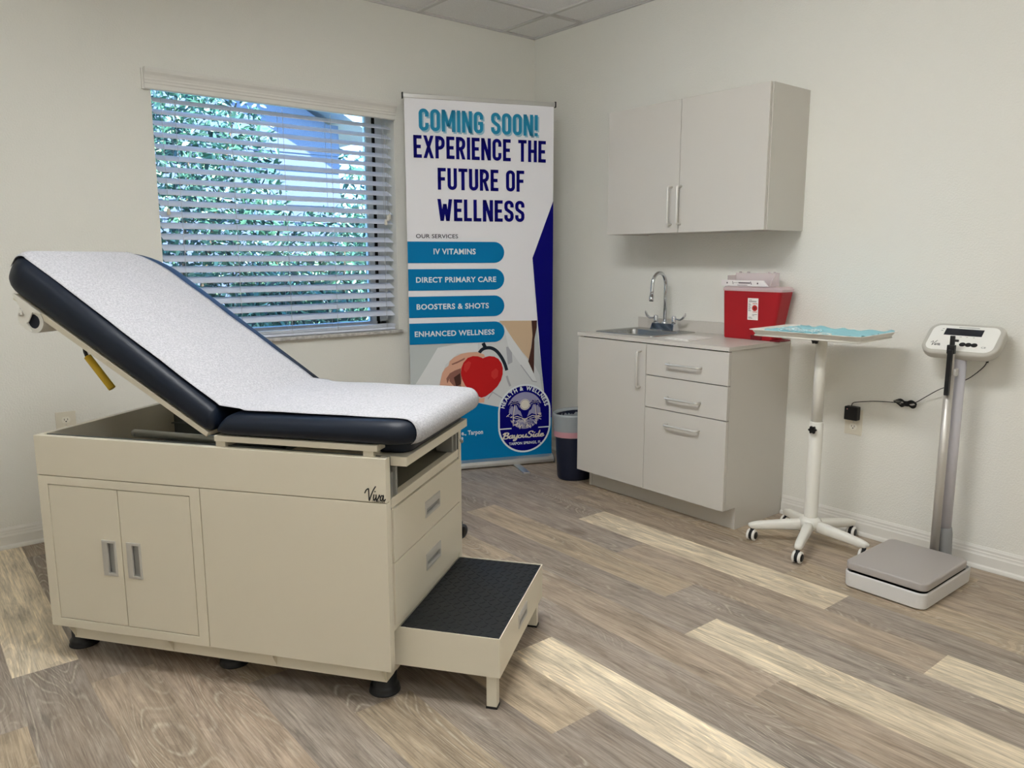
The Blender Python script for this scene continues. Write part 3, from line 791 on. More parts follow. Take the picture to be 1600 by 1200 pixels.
for k in range(5):
    a = .4+k*2*pi/5; b.tube([(0, 0, .11), (.24*math.cos(a), .24*math.sin(a), .085)], [.022, .014], 10)
b.lathe([(.035, .07), (.035, .14), (.022, .16), (.022, .40)], (0, 0, 0)); b.build('base', M_black, sl_)
for k in range(5):
    a = .4+k*2*pi/5
    caster_local('caster', sl_, Matrix.Translation((.24*math.cos(a), .24*math.sin(a), 0)) @ Matrix.Rotation(a+1.0, 4, 'Z'), .034, M_dgrey, M_black)
b = MB(); slab(b, -.17, .17, -.17, .17, .40, .465, [.169]*4, .02, .025, .006); b.build('seat', M_navy, sl_)
# ------------------------------------------------------------------ roll-up banner
BD = {'ang': -0.374940460818875,
 'badge': {'b': 0.0725,
           'c': (0.7036, 0.3359),
           'cr': 0.11380000000000001,
           'dl': [(0.5432, 0.2301), (0.6177, 0.227)],
           'dr': [(0.7907, 0.2256), (0.8655, 0.2234)],
           'l': 0.5328,
           'r': 0.8726,
           'sun': (0.7048, 0.3732),
           't': 0.499},
 'bars': [[(0.0097, 1.3481), (0.5727, 1.3493), (0.5724, 1.2277), (0.0143, 1.2286)], [(0.0135, 1.1963), (0.5742, 1.1916), (0.5738, 1.0698), (0.0144, 1.0747)],
          [(0.0136, 1.0392), (0.5757, 1.0377), (0.5753, 0.9146), (0.0146, 0.9195)], [(0.0176, 0.8875), (0.5752, 0.8822), (0.5749, 0.7596), (0.0186, 0.7664)]],
 'bluetop': [(0.3782, 0.4069), (0.5319, 0.3676), (0.8789, 0.2807)],
 'coat': [(0.0282, 0.5233), (0.1008, 0.6329), (0.1685, 0.7404), (0.307, 0.7606), (0.4109, 0.7595), (0.4105, 0.7112), (0.2856, 0.7008), (0.2127, 0.6381),
          (0.1698, 0.5159)],
 'dark': [(0.7464, 0.8838), (0.7814, 0.8839), (0.7804, 0.8427), (0.7654, 0.7707), (0.7628, 0.5591), (0.7263, 0.6368), (0.7453, 0.7194), (0.7533, 0.7918)],
 'fold1': [(0.5855, 0.7304), (0.6204, 0.7317), (0.6257, 0.6358), (0.596, 0.6215)],
 'gap1': [(0.2487, 0.6416), (0.285, 0.6553), (0.3318, 0.6762), (0.3265, 0.6637), (0.2848, 0.6451), (0.2537, 0.6353)],
 'gap2': [(0.2166, 0.5568), (0.2376, 0.5863), (0.2688, 0.6026), (0.3051, 0.6137), (0.305, 0.601), (0.2634, 0.5851), (0.2372, 0.5558), (0.2213, 0.526)],
 'hand': [(0.1719, 0.4879), (0.1805, 0.5433), (0.1925, 0.5909), (0.2098, 0.618), (0.2306, 0.6322), (0.2387, 0.6597), (0.2647, 0.6804), (0.3062, 0.699),
          (0.3478, 0.7055), (0.4052, 0.7064), (0.4481, 0.6904), (0.4543, 0.6728), (0.4206, 0.67), (0.3576, 0.6522), (0.3255, 0.5822), (0.3348, 0.4791),
          (0.3921, 0.4242), (0.4504, 0.4287), (0.446, 0.3993), (0.355, 0.4056), (0.282, 0.4305)],
 'heart': [(0.4416, 0.6682), (0.4102, 0.6807), (0.3788, 0.6834), (0.3474, 0.674), (0.3211, 0.6461), (0.3077, 0.6136), (0.3053, 0.5831), (0.3121, 0.547),
           (0.3299, 0.5102), (0.3609, 0.4726), (0.3975, 0.4447), (0.4292, 0.4299), (0.4558, 0.4362), (0.4933, 0.4602), (0.531, 0.4947), (0.5526, 0.53),
           (0.5635, 0.5659), (0.5647, 0.6022), (0.5557, 0.6336), (0.5371, 0.6602), (0.5105, 0.6751), (0.4787, 0.6795), (0.4575, 0.6747)],
 'hl1': [(0.3262, 0.6383), (0.3524, 0.655), (0.368, 0.6441), (0.3572, 0.6114), (0.336, 0.5868), (0.3232, 0.6027)],
 'hl2': [(0.494, 0.5847), (0.5208, 0.6041), (0.5368, 0.5879), (0.5313, 0.5518), (0.5098, 0.5373), (0.4912, 0.5564)],
 'lapel': [(0.5699, 0.8639), (0.6447, 0.7515), (0.7263, 0.6368), (0.7623, 0.5565), (0.7818, 0.5081), (0.7541, 0.5148), (0.6772, 0.618), (0.6016, 0.7247)],
 'navy': [(0.8703, 1.5652), (0.751, 1.2558), (0.8097, 0.6123), (0.826, 0.454), (0.8429, 0.2911), (0.8811, 0.2684)],
 'neck': [(0.5434, 0.888), (0.7464, 0.8838), (0.7533, 0.7918), (0.7345, 0.6443), (0.688, 0.6956), (0.6447, 0.754), (0.5964, 0.8121), (0.5751, 0.8536)],
 'origin': (-1.0577, -0.1445, 0.0),
 'palm': [(0.2399, 0.5684), (0.2634, 0.5902), (0.305, 0.6061), (0.3096, 0.5523), (0.3039, 0.5116), (0.3242, 0.4694), (0.2828, 0.4922), (0.2521, 0.5194),
          (0.2344, 0.5407)],
 'panel': {'bot': 0.0395, 'top': 2.1387},
 'photo': [(0.0224, 0.7692), (0.0066, 0.8951), (0.7776, 0.8808), (0.8097, 0.6123), (0.826, 0.454), (0.8567, 0.1276)],
 'steth': [(0.4423, 0.7584), (0.4553, 0.7325)],
 'steth2': [(0.4182, 0.7008), (0.4368, 0.7204), (0.4632, 0.7287), (0.4949, 0.726), (0.5266, 0.7069), (0.5558, 0.6697), (0.5771, 0.6275), (0.5894, 0.5881)],
 'steth3': [(0.5893, 0.5543), (0.5984, 0.5225), (0.6119, 0.4905)],
 'text': {'9': (0.3021, 0.3142, 0.1742, 0.1963),
          'BOOSTERS & SHOTS': (0.0485, 0.4791, 0.9648, 0.9943),
          'BayouSide': (0.5649, 0.8395, 0.1666, 0.2068),
          'COMING SOON!': (0.0823, 0.7812, 1.9541, 2.072),
          'DIRECT PRIMARY CARE': (0.0485, 0.5248, 1.1186, 1.1473),
          'ENHANCED WELLNESS': (0.0343, 0.5129, 0.8084, 0.8377),
          'EXPERIENCE THE': (0.0496, 0.8317, 1.8075, 1.9295),
          'FUTURE OF': (0.1839, 0.6981, 1.6375, 1.7574),
          'IV VITAMINS': (0.1532, 0.4016, 1.2783, 1.3083),
          'OUR SERVICES': (0.0533, 0.2974, 1.3683, 1.39),
          'TARPON SPRINGS, FL': (0.6017, 0.8101, 0.1245, 0.1403),
          'WELLNESS': (0.1801, 0.6999, 1.4647, 1.5865),
          'e., Tarpon': (0.3041, 0.4372, 0.2084, 0.2339)}}

bn = thing('roll_up_banner', 'tall white and blue pull-up banner reading COMING SOON standing across the room corner', 'banner', BD['origin'], BD['ang'])
PY = .040; PX0, PX1, PZ0, PZ1 = .004, .8805, .040, 2.128
INK = [mat('banner_white', (240, 240, 245), .6), mat('ink_teal_blue', (0, 122, 178), .4), mat('ink_navy', (6, 4, 112), .4), mat('ink_title_teal', (44, 142, 182), .4), mat('ink_title_shadow', (158, 196, 214), .4),
       mat('ink_white', (228, 236, 240), .4), mat('ink_black_text', (34, 34, 52), .4), mat('photo_grey', (192, 199, 200), .4), mat('photo_coat', (214, 217, 219), .4), mat('photo_skin', (222, 172, 148), .4),
       mat('photo_skin_shade', (150, 104, 92), .4), mat('photo_dark', (78, 52, 46), .4), mat('photo_red', (196, 34, 36), .4), mat('photo_red_light', (208, 58, 54), .4), mat('photo_tube', (36, 44, 56), .4),
       mat('photo_neck', (212, 186, 156), .4), mat('emblem_lilac', (158, 156, 190), .4), mat('emblem_cream', (232, 226, 214), .4), mat('lapel_white', (226, 229, 231), .4), mat('photo_fold', (176, 178, 186), .4)]
for m_ in INK: m_.node_tree.nodes['Principled BSDF'].inputs['Specular IOR Level'].default_value = .12; m_.node_tree.nodes['Principled BSDF'].inputs['Roughness'].default_value = .6
(I_W, I_T, I_N, I_TT, I_TS, I_TW, I_K, I_G, I_C, I_S, I_SS, I_D, I_R, I_RL, I_TB, I_NK, I_L, I_CR, I_LP, I_F) = range(20)
b = MB(); b.mi = I_W
b.box(PX0, PX1, PY, PY+.0015, PZ0, PZ1, I_W)
LAY = [0]
def fy(n): return lambda u, v: Vector((u, PY-.0002*n, v))
def flat(poly, layer, mi): b.flat(poly, fy(layer), mi)
# photograph area
ph = [(PX0, .885), (.7785, .881), (.8097, .6123), (.8285, .44), (.8285, .20), (PX0, .20)]
flat(ph, 1, I_G)
flat([(.06, .50), (.18, .70), (.32, .77), (.55, .77), (.60, .86), (.72, .70), (.80, .55), (.825, .40), (.62, .34), (.17, .42)], 2, I_C)
flat(BD['coat'], 3, I_LP); flat(BD['fold1'], 3, I_F); flat(BD['neck'], 3, I_NK)
flat(BD['dark'], 4, I_D); flat(BD['lapel'], 5, I_LP)
for q in ribbon(BD['lapel'][4:7], .006): flat(q, 6, I_F)
for q in ribbon(smooth_path(BD['steth2'], 5), .020): flat(q, 6, I_TB)
for q in ribbon(BD['steth'], .022): flat(q, 6, I_TB)
for q in ribbon(smooth_path(BD['steth3'], 5), .013): flat(q, 6, I_F)
for q in ribbon([(.590, .40), (.50, .46), (.47, .42)], .006): flat(q, 6, I_F)
flat(BD['hand'], 7, I_S); flat(BD['palm'], 8, I_SS); flat(BD['gap1'], 9, I_SS); flat(BD['gap2'], 9, I_SS)
flat([(.262, .560), (.300, .585), (.305, .52), (.275, .505)], 9, I_D)
flat(BD['heart'], 10, I_R); flat(BD['hl1'], 11, I_RL); flat(BD['hl2'], 11, I_RL)
# blue foot, navy flank
flat([(PX0, .502), (PX1, .2803), (PX1, PZ0+.001), (PX0, PZ0+.001)], 12, I_T)
flat([(PX1, 1.590), (.751, 1.2558), (.8097, .6123), (.846, .2885), (PX1, .2805)], 13, I_N)
# bars
for z0, z1 in ((1.2282, 1.3487), (1.0722, 1.1940), (.9170, 1.0385), (.7630, .8850)):
    r = (z1-z0)/2; cz = (z0+z1)/2
    flat([(PX0, z0)]+arcp(.575-r, cz, r, -90, 90, 14)+[(PX0, z1)], 14, I_T)
T = BD['text']
put_condensed(b, 'COMING SOON!', .0823+.008, .7812+.008, 1.9541-.009, 2.072-.009, fy(14), I_TS)
put_condensed(b, 'COMING SOON!', .0823, .7812, 1.9541, 2.072, fy(15), I_TT)
for k in ('EXPERIENCE THE', 'FUTURE OF', 'WELLNESS'): put_condensed(b, k, *T[k], fy(15), I_N)
put_text(b, 'OUR SERVICES', *T['OUR SERVICES'], fy(15), I_K, .006)
for k in ('IV VITAMINS', 'DIRECT PRIMARY CARE', 'BOOSTERS & SHOTS', 'ENHANCED WELLNESS', 'e., Tarpon'): put_text(b, k, *T[k], fy(15), I_TW, .024)
put_text(b, '9', *T['9'], fy(15), I_TW, .03)
# badge
g = BD['badge']; bx = (g['l']+g['r'])/2; R = (g['r']-g['l'])/2; zt, zb = g['t']-R, g['b']+R
def stadium(r): return arcp(bx, zt, r, 0, 180, 24)+arcp(bx, zb, r, 180, 360, 24)
flat(stadium(R), 16, I_TW); flat(stadium(R-.011), 17, I_N)
cxx, czz = g['c']; cr = g['cr']; sxx, szz = g['sun']
flat(arcp(cxx, czz, cr, 20, 160, 20), 18, I_L)
sun = lambda r: arcp(sxx, szz, r, 0, 350, 30)
flat(sun(.036), 20, I_L); flat(sun(.033), 21, I_CR); flat(sun(.029), 22, I_N); flat(sun(.0275), 23, I_CR)
# clouds and hills
for s in (-1, 1):
    flat([(cxx+s*.012, czz-.048), (cxx+s*.105, czz-.040), (cxx+s*.10, czz+.012), (cxx+s*.085, czz+.036), (cxx+s*.07, czz+.022), (cxx+s*.055, czz+.040), (cxx+s*.042, czz+.006), (cxx+s*.028, czz-.004)], 19, I_L)
    flat([(cxx+s*.004, czz-.048), (cxx+s*.045, czz-.020), (cxx+s*.075, czz-.030), (cxx+s*.108, czz-.016), (cxx+s*.110, czz-.052), (cxx+s*.06, czz-.060)], 20, I_N)
    for q in ribbon([(cxx+s*.010, czz-.050), (cxx+s*.05, czz-.034), (cxx+s*.085, czz-.042)], .004): flat(q, 24, I_CR)
    for q in ribbon([(cxx+s*.03, czz-.052), (cxx+s*.07, czz-.044), (cxx+s*.108, czz-.030)], .003): flat(q, 24, I_CR)
flat(arcp(cxx, czz-.012, cr*.90, 205, 335, 20), 19, I_L)
flat([(cxx-.018, czz-.050), (cxx+.018, czz-.050), (cxx+.006, czz-.060), (cxx, czz-.072), (cxx-.006, czz-.060)], 24, I_CR)
rr_ = random.Random(3)
for i in range(9):
    zz = czz-.058-i*.0062; hwid = math.sqrt(max(.0001, (cr*.82)**2-(zz-czz)**2))*.9
    for j in range(2):
        xa = cxx+rr_.uniform(-hwid, hwid*.3); xb = min(xa+rr_.uniform(.03, .09), cxx+hwid)
        for q in ribbon([(xa, zz), ((xa+xb)/2, zz+.0025), (xb, zz-.0008)], .0026): flat(q, 24, I_N if (i+j) % 2 else I_CR)
for i in range(64):
    a = math.radians(rr_.uniform(188, 352)); r1 = cr*rr_.uniform(.72, .86); r2 = r1+cr*rr_.uniform(.10, .24); a2 = a+rr_.uniform(-.12, .12)
    for q in ribbon([(cxx+r1*math.cos(a), czz+r1*math.sin(a)), (cxx+r2*math.cos(a2), czz+r2*math.sin(a2))], .004): flat(q, 25+(i % 2), I_CR if i % 2 else I_N)
for s in (-1, 1):
    px, pz = cxx+s*.066, czz+.040
    for q in ribbon(smooth_path([(px+s*.010, czz-.085), (px+s*.008, czz-.03), (px, pz)], 5), .0045): flat(q, 26, I_CR)
    for q in ribbon(smooth_path([(px+s*.0135, czz-.085), (px+s*.0115, czz-.03), (px+s*.003, pz)], 5), .003): flat(q, 26, I_N)
    for da, ln in ((10, .036), (45, .034), (85, .024), (130, .034), (165, .036), (200, .034), (-25, .034)):
        aa = math.radians(da); e1 = (px+ln*.6*math.cos(aa), pz+ln*.6*math.sin(aa)+.004); e2 = (px+ln*math.cos(aa), pz+ln*math.sin(aa)-.010)
        for q in ribbon(smooth_path([(px, pz), e1, e2], 5), .0072): flat(q, 27, I_N)
        for q in ribbon(smooth_path([(px, pz+.004), (e1[0], e1[1]+.005), (e2[0], e2[1]+.003)], 5), .002): flat(q, 27, I_CR)
for (p, q_) in (BD['badge']['dl'], BD['badge']['dr']):
    z = (p[1]+q_[1])/2
    for q in ribbon([(p[0], z), (q_[0], z)], .007): flat(q, 24, I_TW)
# HEALTH & WELLNESS round the top of the badge
txt = 'HEALTH & WELLNESS'; rad = R-.037; hgt = .0235
cv, _ = text_mesh('H'); ch = max(v[1] for v in cv); sc = hgt/ch
ws = []
for c in txt:
    if c == ' ': ws.append((0, .34)); continue
    V, F = text_mesh(c, .035); ws.append((min(v[0] for v in V), max(v[0] for v in V)-min(v[0] for v in V)+.10))
tot = sum(w_[1] for w_ in ws)*sc; span = math.radians(159); k = span*rad/tot; pos = 0
for c, (ox, wd) in zip(txt, ws):
    if c != ' ':
        V, F = text_mesh(c, .035); a = pi/2+span/2-(pos+wd*sc/2)*k/rad
        vs = []
        for v in V:
            lx = (v[0]-ox-(wd-.10)/2)*sc*min(k, 1.15); ly = v[1]*sc; r = rad+ly
            vs.append(b.bm.verts.new(fy(24)(bx+r*math.cos(a)+lx*math.sin(a), zt+r*math.sin(a)-lx*math.cos(a))))
        for f in F:
            try: fc = b.bm.faces.new([vs[i] for i in f]); fc.material_index = I_TW
            except ValueError: pass
    pos += wd*sc
# script name
BS = [[(.05, .05), (.12, .5), (.2, .95)], [(.0, .75), (.12, .98), (.34, 1.0), (.46, .86), (.4, .6), (.22, .52), (.42, .46), (.5, .26), (.38, .04), (.14, .02), (-.02, .14)],
      [(.86, .5), (.7, .5), (.6, .28), (.64, .06), (.78, .06), (.86, .3), (.88, .48), (.86, .14), (.96, .04), (1.04, .2)],
      [(1.04, .5), (1.06, .16), (1.18, .08), (1.3, .3), (1.32, .5), (1.3, -.05), (1.2, -.36), (1.06, -.38), (1.1, -.16), (1.42, .14)],
      [(1.6, .5), (1.46, .42), (1.44, .14), (1.56, .03), (1.7, .14), (1.72, .38), (1.6, .5)], [(1.72, .4), (1.84, .34)],
      [(1.86, .5), (1.86, .16), (1.96, .06), (2.08, .2), (2.14, .5), (2.12, .14), (2.22, .06), (2.3, .2)],
      [(2.74, .82), (2.7, 1.0), (2.5, 1.02), (2.38, .84), (2.44, .62), (2.62, .48), (2.66, .2), (2.52, .02), (2.32, .06), (2.28, .2)],
      [(2.86, .5), (2.84, .14), (2.94, .04), (3.02, .16)], [(2.9, .76), (2.92, .8)],
      [(3.28, .5), (3.12, .48), (3.04, .26), (3.1, .05), (3.24, .08), (3.32, .4), (3.38, 1.0), (3.32, .2), (3.42, .04), (3.5, .16)],
      [(3.52, .26), (3.72, .34), (3.72, .5), (3.6, .5), (3.52, .3), (3.58, .06), (3.72, .04), (3.84, .2)]]
u0, u1, v0, v1 = T['BayouSide']
put_strokes(b, BS, u0-.004, v0-.001, (u1-u0)/3.98, (v1-v0)*.92, fy(24), I_CR, .155, .10)
put_text(b, 'TARPON SPRINGS, FL', *T['TARPON SPRINGS, FL'], fy(24), I_TW, .025)
b.build('printed_panel', INK, bn, fix=False, weld=False)
bt = MB(); bt.box(-.004, .889, PY-.006, PY+.008, 2.124, 2.148); bt.build('top_rail', M_alu, bn, bevel=.003)
for xx in (-.007, .888): MB().box(xx-.002, xx+.005, PY-.009, PY+.010, 2.119, 2.152).build('rail_cap', M_black, bn, bevel=.001)
hb = MB(); hp = [(0, .012), (.006, .006), (.10, .006), (.10, .03), (.085, .052), (.065, .058), (.048, .056), (.036, .052), (.012, .040), (.001, .026)]
hb.prism(hp, -.003, .884, lambda u, v, d: Vector((d, u, v))); ho_ = hb.build('base_housing', M_alu, bn, bevel=.002)
for xx in (-.009, .884):
    e_ = MB(); e_.prism([(.004, 0), (.115, 0), (.115, .05), (.10, .082), (.085, .085), (.075, .060), (.03, .052), (.0, .030)], xx, xx+.007, lambda u, v, d: Vector((d, u, v))); e_.build('end_cap', mat('end_cap_grey', (120, 124, 126), .45), bn, bevel=.0015)
for xx in (.205, .62): MB().box(xx, xx+.042, -.190, .03, .0, .011).build('swivel_foot', M_alu, bn, bevel=.003, seg=3)
MB().cyl((.44, .062, .04), (.44, .058, 2.13), .008, seg=10).build('support_pole', M_alu, bn)

# ------------------------------------------------------------------ waste bin and liner
bin_c = (-.335, -.775)
wb = thing('waste_bin', 'navy plastic waste bin between the banner and the sink cabinet', 'waste bin', (*bin_c, 0))
def oval(rx, ry, z, n=36, wob=0, r_=None): return [Vector((rx*math.cos(2*pi*k/n)*(1+(r_.uniform(-wob, wob) if r_ else 0)), ry*math.sin(2*pi*k/n)*(1+(r_.uniform(-wob, wob) if r_ else 0)), z+(r_.uniform(-wob, wob)*.12 if r_ else 0))) for k in range(n)]
b = MB(); b.loft([oval(.130*a, .095*a, z) for a, z in ((.90, 0), (.97, .008), (1.0, .02), (1.16, .37), (1.15, .372), (1.12, .37), (.98, .03))], True, True, smooth=True); b.build('bin_body', mat('navy_plastic', (13, 21, 44), .45), wb)
r_ = random.Random(4)
b = MB(); b.loft([oval(.130*a, .095*a, z, 48, wv, r_) for a, z, wv in ((1.185, .255, .004), (1.19, .30, .006), (1.20, .345, .006), (1.235, .374, .006), (1.22, .388, .006), (1.15, .383, .006), (1.08, .33, .012), (1.02, .25, .015), (.93, .10, .02))], True, False, smooth=True)
M_liner = mat('clear_bin_liner', (196, 204, 208), .3, alpha=.55, spec=.6)
ln = b.build('bin_liner', M_liner, None, loc=(*bin_c, 0)); props(ln, 'translucent liner bag folded over the rim of the navy waste bin', 'bin liner')
b = MB(); b.loft([oval(.130*a, .095*a, z, 48) for a, z in ((1.196, .256), (1.202, .288))], True, False, smooth=True); b.build('liner_drawstring', mat('pink_drawstring', (206, 150, 158), .5, alpha=.85), ln)

# ------------------------------------------------------------------ sink base cabinet
CD, CL, CR, ZBT = .4928, -.9363, -1.8895, .1076
bc = thing('base_cabinet', 'grey laminate sink base cabinet with one tall door and three drawers', 'cabinet', (0, 0, 0))
b = MB(); xf = -CD+.019
b.box(xf, -.002, CR, CR+.018, ZBT, .845).box(xf, -.002, CL-.018, CL, ZBT, .845)
b.box(-CD+.0985, -.002, CR, CR+.018, .0, ZBT).box(-CD+.0985, -.002, CL-.018, CL, .0, ZBT)
b.box(-CD+.0985+.004, -CD+.118, CR+.018, CL-.018, .0, ZBT); b.box(xf+.001, -.002, CR+.018, CL-.018, ZBT, ZBT+.018)
b.box(xf+.004, xf+.02, CR+.018, CL-.018, .12, .70, 1); b.box(xf+.004, xf+.02, CR+.018, CL-.018, .70, .844, 1)
b.build('carcass', [M_lam, M_dark], bc, weld=False)
M_bar_h = mat('handle_nickel', (222, 220, 215), .38, .55)
def bar_handle(parent, p0, p1, out, r=.0056):
    p0, p1, out = Vector(p0), Vector(p1), Vector(out); k = (p1-p0).normalized()*.010
    o_ = out.normalized(); h = out.length-.010; kn = k.normalized(); R_ = .010
    pts = [p0, p0+o_*h]+[p0+o_*h+kn*(R_-R_*math.cos(a))+o_*R_*math.sin(a) for a in (.4, .8, 1.2, pi/2)]
    pts += [p1+o_*h-kn*(R_-R_*math.cos(a))+o_*R_*math.sin(a) for a in (pi/2, 1.2, .8, .4)]+[p1+o_*h, p1]
    MB().tube(pts, r, 10).build('bar_handle', M_bar_h, parent)
ymid = -1.4115
o = MB().box(-CD, xf-.0015, ymid+.0016, CL, ZBT, .8405).build('door', M_lam, bc, bevel=.001)
bar_handle(o, (-CD, -1.376, .802), (-CD, -1.376, .622), (-.030, 0, 0))
for z0, z1, hz in ((.690, .8405, .757), (.5305, .686, .593), (ZBT, .5265, .461)):
    o = MB().box(-CD, xf-.0015, CR, ymid-.0016, z0, z1).build('drawer', M_lam, bc, bevel=.001)
    bar_handle(o, (-CD, -1.555, hz), (-CD, -1.742, hz), (-.030, 0, 0))
# worktop with a cut-out for the sink
SKX0, SKX1, SKY0, SKY1 = -.405, -.045, -1.372, -.965
ct = thing('worktop', 'grey laminate worktop slab with a short backsplash over the sink cabinet', 'worktop', (0, 0, .8462))
b = MB(); X0, X1, Y0, Y1 = -CD-.006, 0, CR-.003, CL+.003; zz0, zz1 = 0, .0178
hx0, hx1, hy0, hy1 = SKX0+.02, SKX1-.02, SKY0+.02, SKY1-.02
b.box(X0, X1, Y0, hy0, zz0, zz1).box(X0, X1, hy1, Y1, zz0, zz1).box(X0, hx0, hy0, hy1, zz0, zz1).box(hx1, X1, hy0, hy1, zz0, zz1)
b.build('slab', M_counter, ct, weld=False)
MB().box(-.019, 0, CR+.0, CL, .0178, .078).build('backsplash', M_counter, ct, bevel=.001)
H = .864
# sink
sk = thing('sink', 'stainless steel drop-in sink set in the grey worktop', 'sink', ((SKX0+SKX1)/2, (SKY0+SKY1)/2, H))
b = MB(); wx, wy = (SKX1-SKX0)/2, (SKY1-SKY0)/2
bx0, bx1, by0, by1 = -wx+.03, wx-.085, -wy+.03, wy-.03
def R3(a, c, d, e, r, z): return [Vector((x, y, z)) for x, y in rrect(a, c, d, e, r, 6)]
b.loft([R3(-wx, wx, -wy, wy, .025, .0), R3(-wx, wx, -wy, wy, .025, .003), R3(-wx+.010, wx-.010, -wy+.010, wy-.010, .022, .0055), R3(bx0-.004, bx1+.004, by0-.004, by1+.004, .045, .0035), R3(bx0, bx1, by0, by1, .045, -.002),
        R3(bx0+.008, bx1-.008, by0+.008, by1-.008, .045, -.12), R3(bx0+.05, bx1-.05, by0+.05, by1-.05, .03, -.142)], True, False, smooth=True)
f = b.bm.faces.new([v for v in list(b.bm.verts)[-28:]])
b.build('basin', M_steel, sk, fix=True)
MB().lathe([(.045, .0), (.045, .002), (.03, .003), (.028, -.002)], ((bx0+bx1)/2, 0, -.1425)).build('drain', M_chrome, sk)
# faucet
fc_ = thing('faucet', 'chrome gooseneck faucet with two wing handles behind the sink', 'faucet', (-.085, -1.185, H+.0045))
b = MB(); b.loft([[Vector((x, y, z)) for x, y in rrect(-a, a, -c, c, .006, 3)] for a, c, z in ((.027, .084, 0), (.027, .084, .002), (.0165, .078, .036), (.014, .075, .038))]); b.build('faucet_body', M_chrome, fc_, bevel=.001)
b = MB(); arc = [(0, 0, .03), (0, 0, .235)]+[(-.055+.055*math.cos(math.radians(a)), 0, .240+.068*math.sin(math.radians(a))) for a in range(0, 181, 15)]+[(-.111, 0, .215), (-.115, 0, .185)]
b.tube(arc, .0098, 14); b.tube([(-.1142, 0, .187), (-.1165, 0, .158)], .0128, 14); b.lathe([(.017, .032), (.016, .042), (.011, .046)], (0, 0, 0)); b.build('spout', M_chrome, fc_)
for s in (-1, 1):
    b = MB(); b.lathe([(.014, .034), (.0125, .05), (.0125, .072), (.010, .078)], (0, s*.062, 0))
    b.loft([[Vector((w_*math.cos(2*pi*k/10), s*y, z+h_*math.sin(2*pi*k/10))) for k in range(10)] for y, z, w_, h_ in ((.062, .066, .008, .006), (.085, .062, .007, .005), (.105, .061, .009, .006), (.122, .070, .011, .008), (.135, .086, .010, .008), (.138, .094, .005, .005))], True, True, smooth=True)
    b.build('wing_handle', M_chrome, fc_)
# paper on the worktop
b = MB(); b.loft([[Vector(p) for p in ((-.425, -1.468, z), (-.439, -1.626, z), (-.215, -1.598, z), (-.19, -1.454, z))] for z in (H+.0006, H+.0030)])
b.loft([[Vector(p) for p in ((-.40, -1.46, z), (-.415, -1.60, z), (-.24, -1.575, z), (-.21, -1.45, z))] for z in (H+.0031, H+.0055)])
props(b.build('folded_papers', mat('white_sheet', (236, 234, 230), .7), None), 'folded white papers lying on the worktop right of the sink', 'papers')
# sharps container
sh = thing('sharps_container', 'red plastic sharps container with clear flip lid on the worktop', 'sharps container', (-.088, -1.745, H))
M_red = mat('translucent_red', (198, 40, 50), .3, trans=.35, spec=.5, ior=1.3)
b = MB()
def rb(x0, x1, y0, y1, z, r=.015): return [Vector((x, y, z)) for x, y in rrect(x0, x1, y0, y1, r, 4)]
b.loft([rb(-.045, .045, -.122, .142, 0, .012), rb(-.048, .048, -.126, .146, .006, .014), rb(-.056, .056, -.168, .153, .236, .016), rb(-.052, .052, -.164, .149, .236, .014), rb(-.044, .044, -.123, .142, .012, .012)], True, True, smooth=False)
b.build('bin_body', M_red, sh)
MB().box(-.054, .04, -.172, -.118, .0, .007).box(-.056, -.046, -.075, -.015, .002, .024).build('base_tab', mat('dark_red', (120, 16, 30), .35), sh, bevel=.002)
M_clear = mat('frosted_lid', (232, 208, 210), .35, alpha=.62, spec=.6)
b = MB(); b.loft([rb(-.059, .059, -.173, .156, .232, .016), rb(-.059, .059, -.173, .156, .244, .016), rb(-.052, .052, -.165, .149, .254, .016)]); lid = b.build('lid', M_clear, sh)
b = MB(); b.prism([(.158, .256), (-.100, .256), (-.074, .284), (.158, .284)], -.062, -.052, lambda u, v, d: Vector((d, u, v))); b.build('front_flap', mat('lid_white', (234, 228, 228), .45), lid)
b = MB(); b.box(.02, .026, -.088, .135, .254, .318).box(-.045, .02, .131, .135, .254, .306); b.prism([(-.045, .256), (.026, .256), (.026, .320), (.008, .320), (-.030, .284)], -.104, -.096, lambda u, v, d: Vector((u, d, v)))
for yy in (.115, .07, -.045, -.075): b.cyl((.023, yy, .320), (.023, yy-.012, .320), .004, seg=8)
b.build('hinged_flap', mat('clear_flap', (226, 212, 214), .3, alpha=.5), lid)
b = MB(); fs = lambda u, v: Vector((-.0624, u, v+.0155)); M_print = mat('print_grey', (96, 84, 92), .5)
for yy in (.125, -.045): MB().cyl((-.0618, yy, .2705), (-.0626, yy, .2705), .004, seg=10).build('snap_button', M_print, lid)
for q in ribbon([(.06, .256), (-.005, .256)], .006)+ribbon([(.088, .256), (.06, .256)], .0014)+ribbon([(.094, .263), (.090, .249)], .003)+ribbon([(-.006, .263), (-.012, .249)], .004)+ribbon([(.066, .2455), (.01, .2455)], .0022): b.face([fs(u, v) for u, v in q])
b.build('syringe_printing', M_print, lid, fix=False)
lab = MB(); LDY, LDZ = -.014, .010
zl = lambda u, v: Vector((-.0480-.008*(v+LDZ-.006)/.230-.0009, u+LDY, v+LDZ))
def lq(q, mi, off=0.): lab.face([zl(u, v)+Vector((-.0003-off, 0, 0)) for u, v in q], mi)
lq([(.022, .086), (-.036, .086), (-.036, .190), (.022, .190)], 0)
for i, z in enumerate((.180, .175, .171)): lq([(.016, z), (-.026, z), (-.026, z+.0022), (.016, z+.0022)] if i else [(.016, z), (0, z), (0, z+.0022), (.016, z+.0022)], 2, .0002)
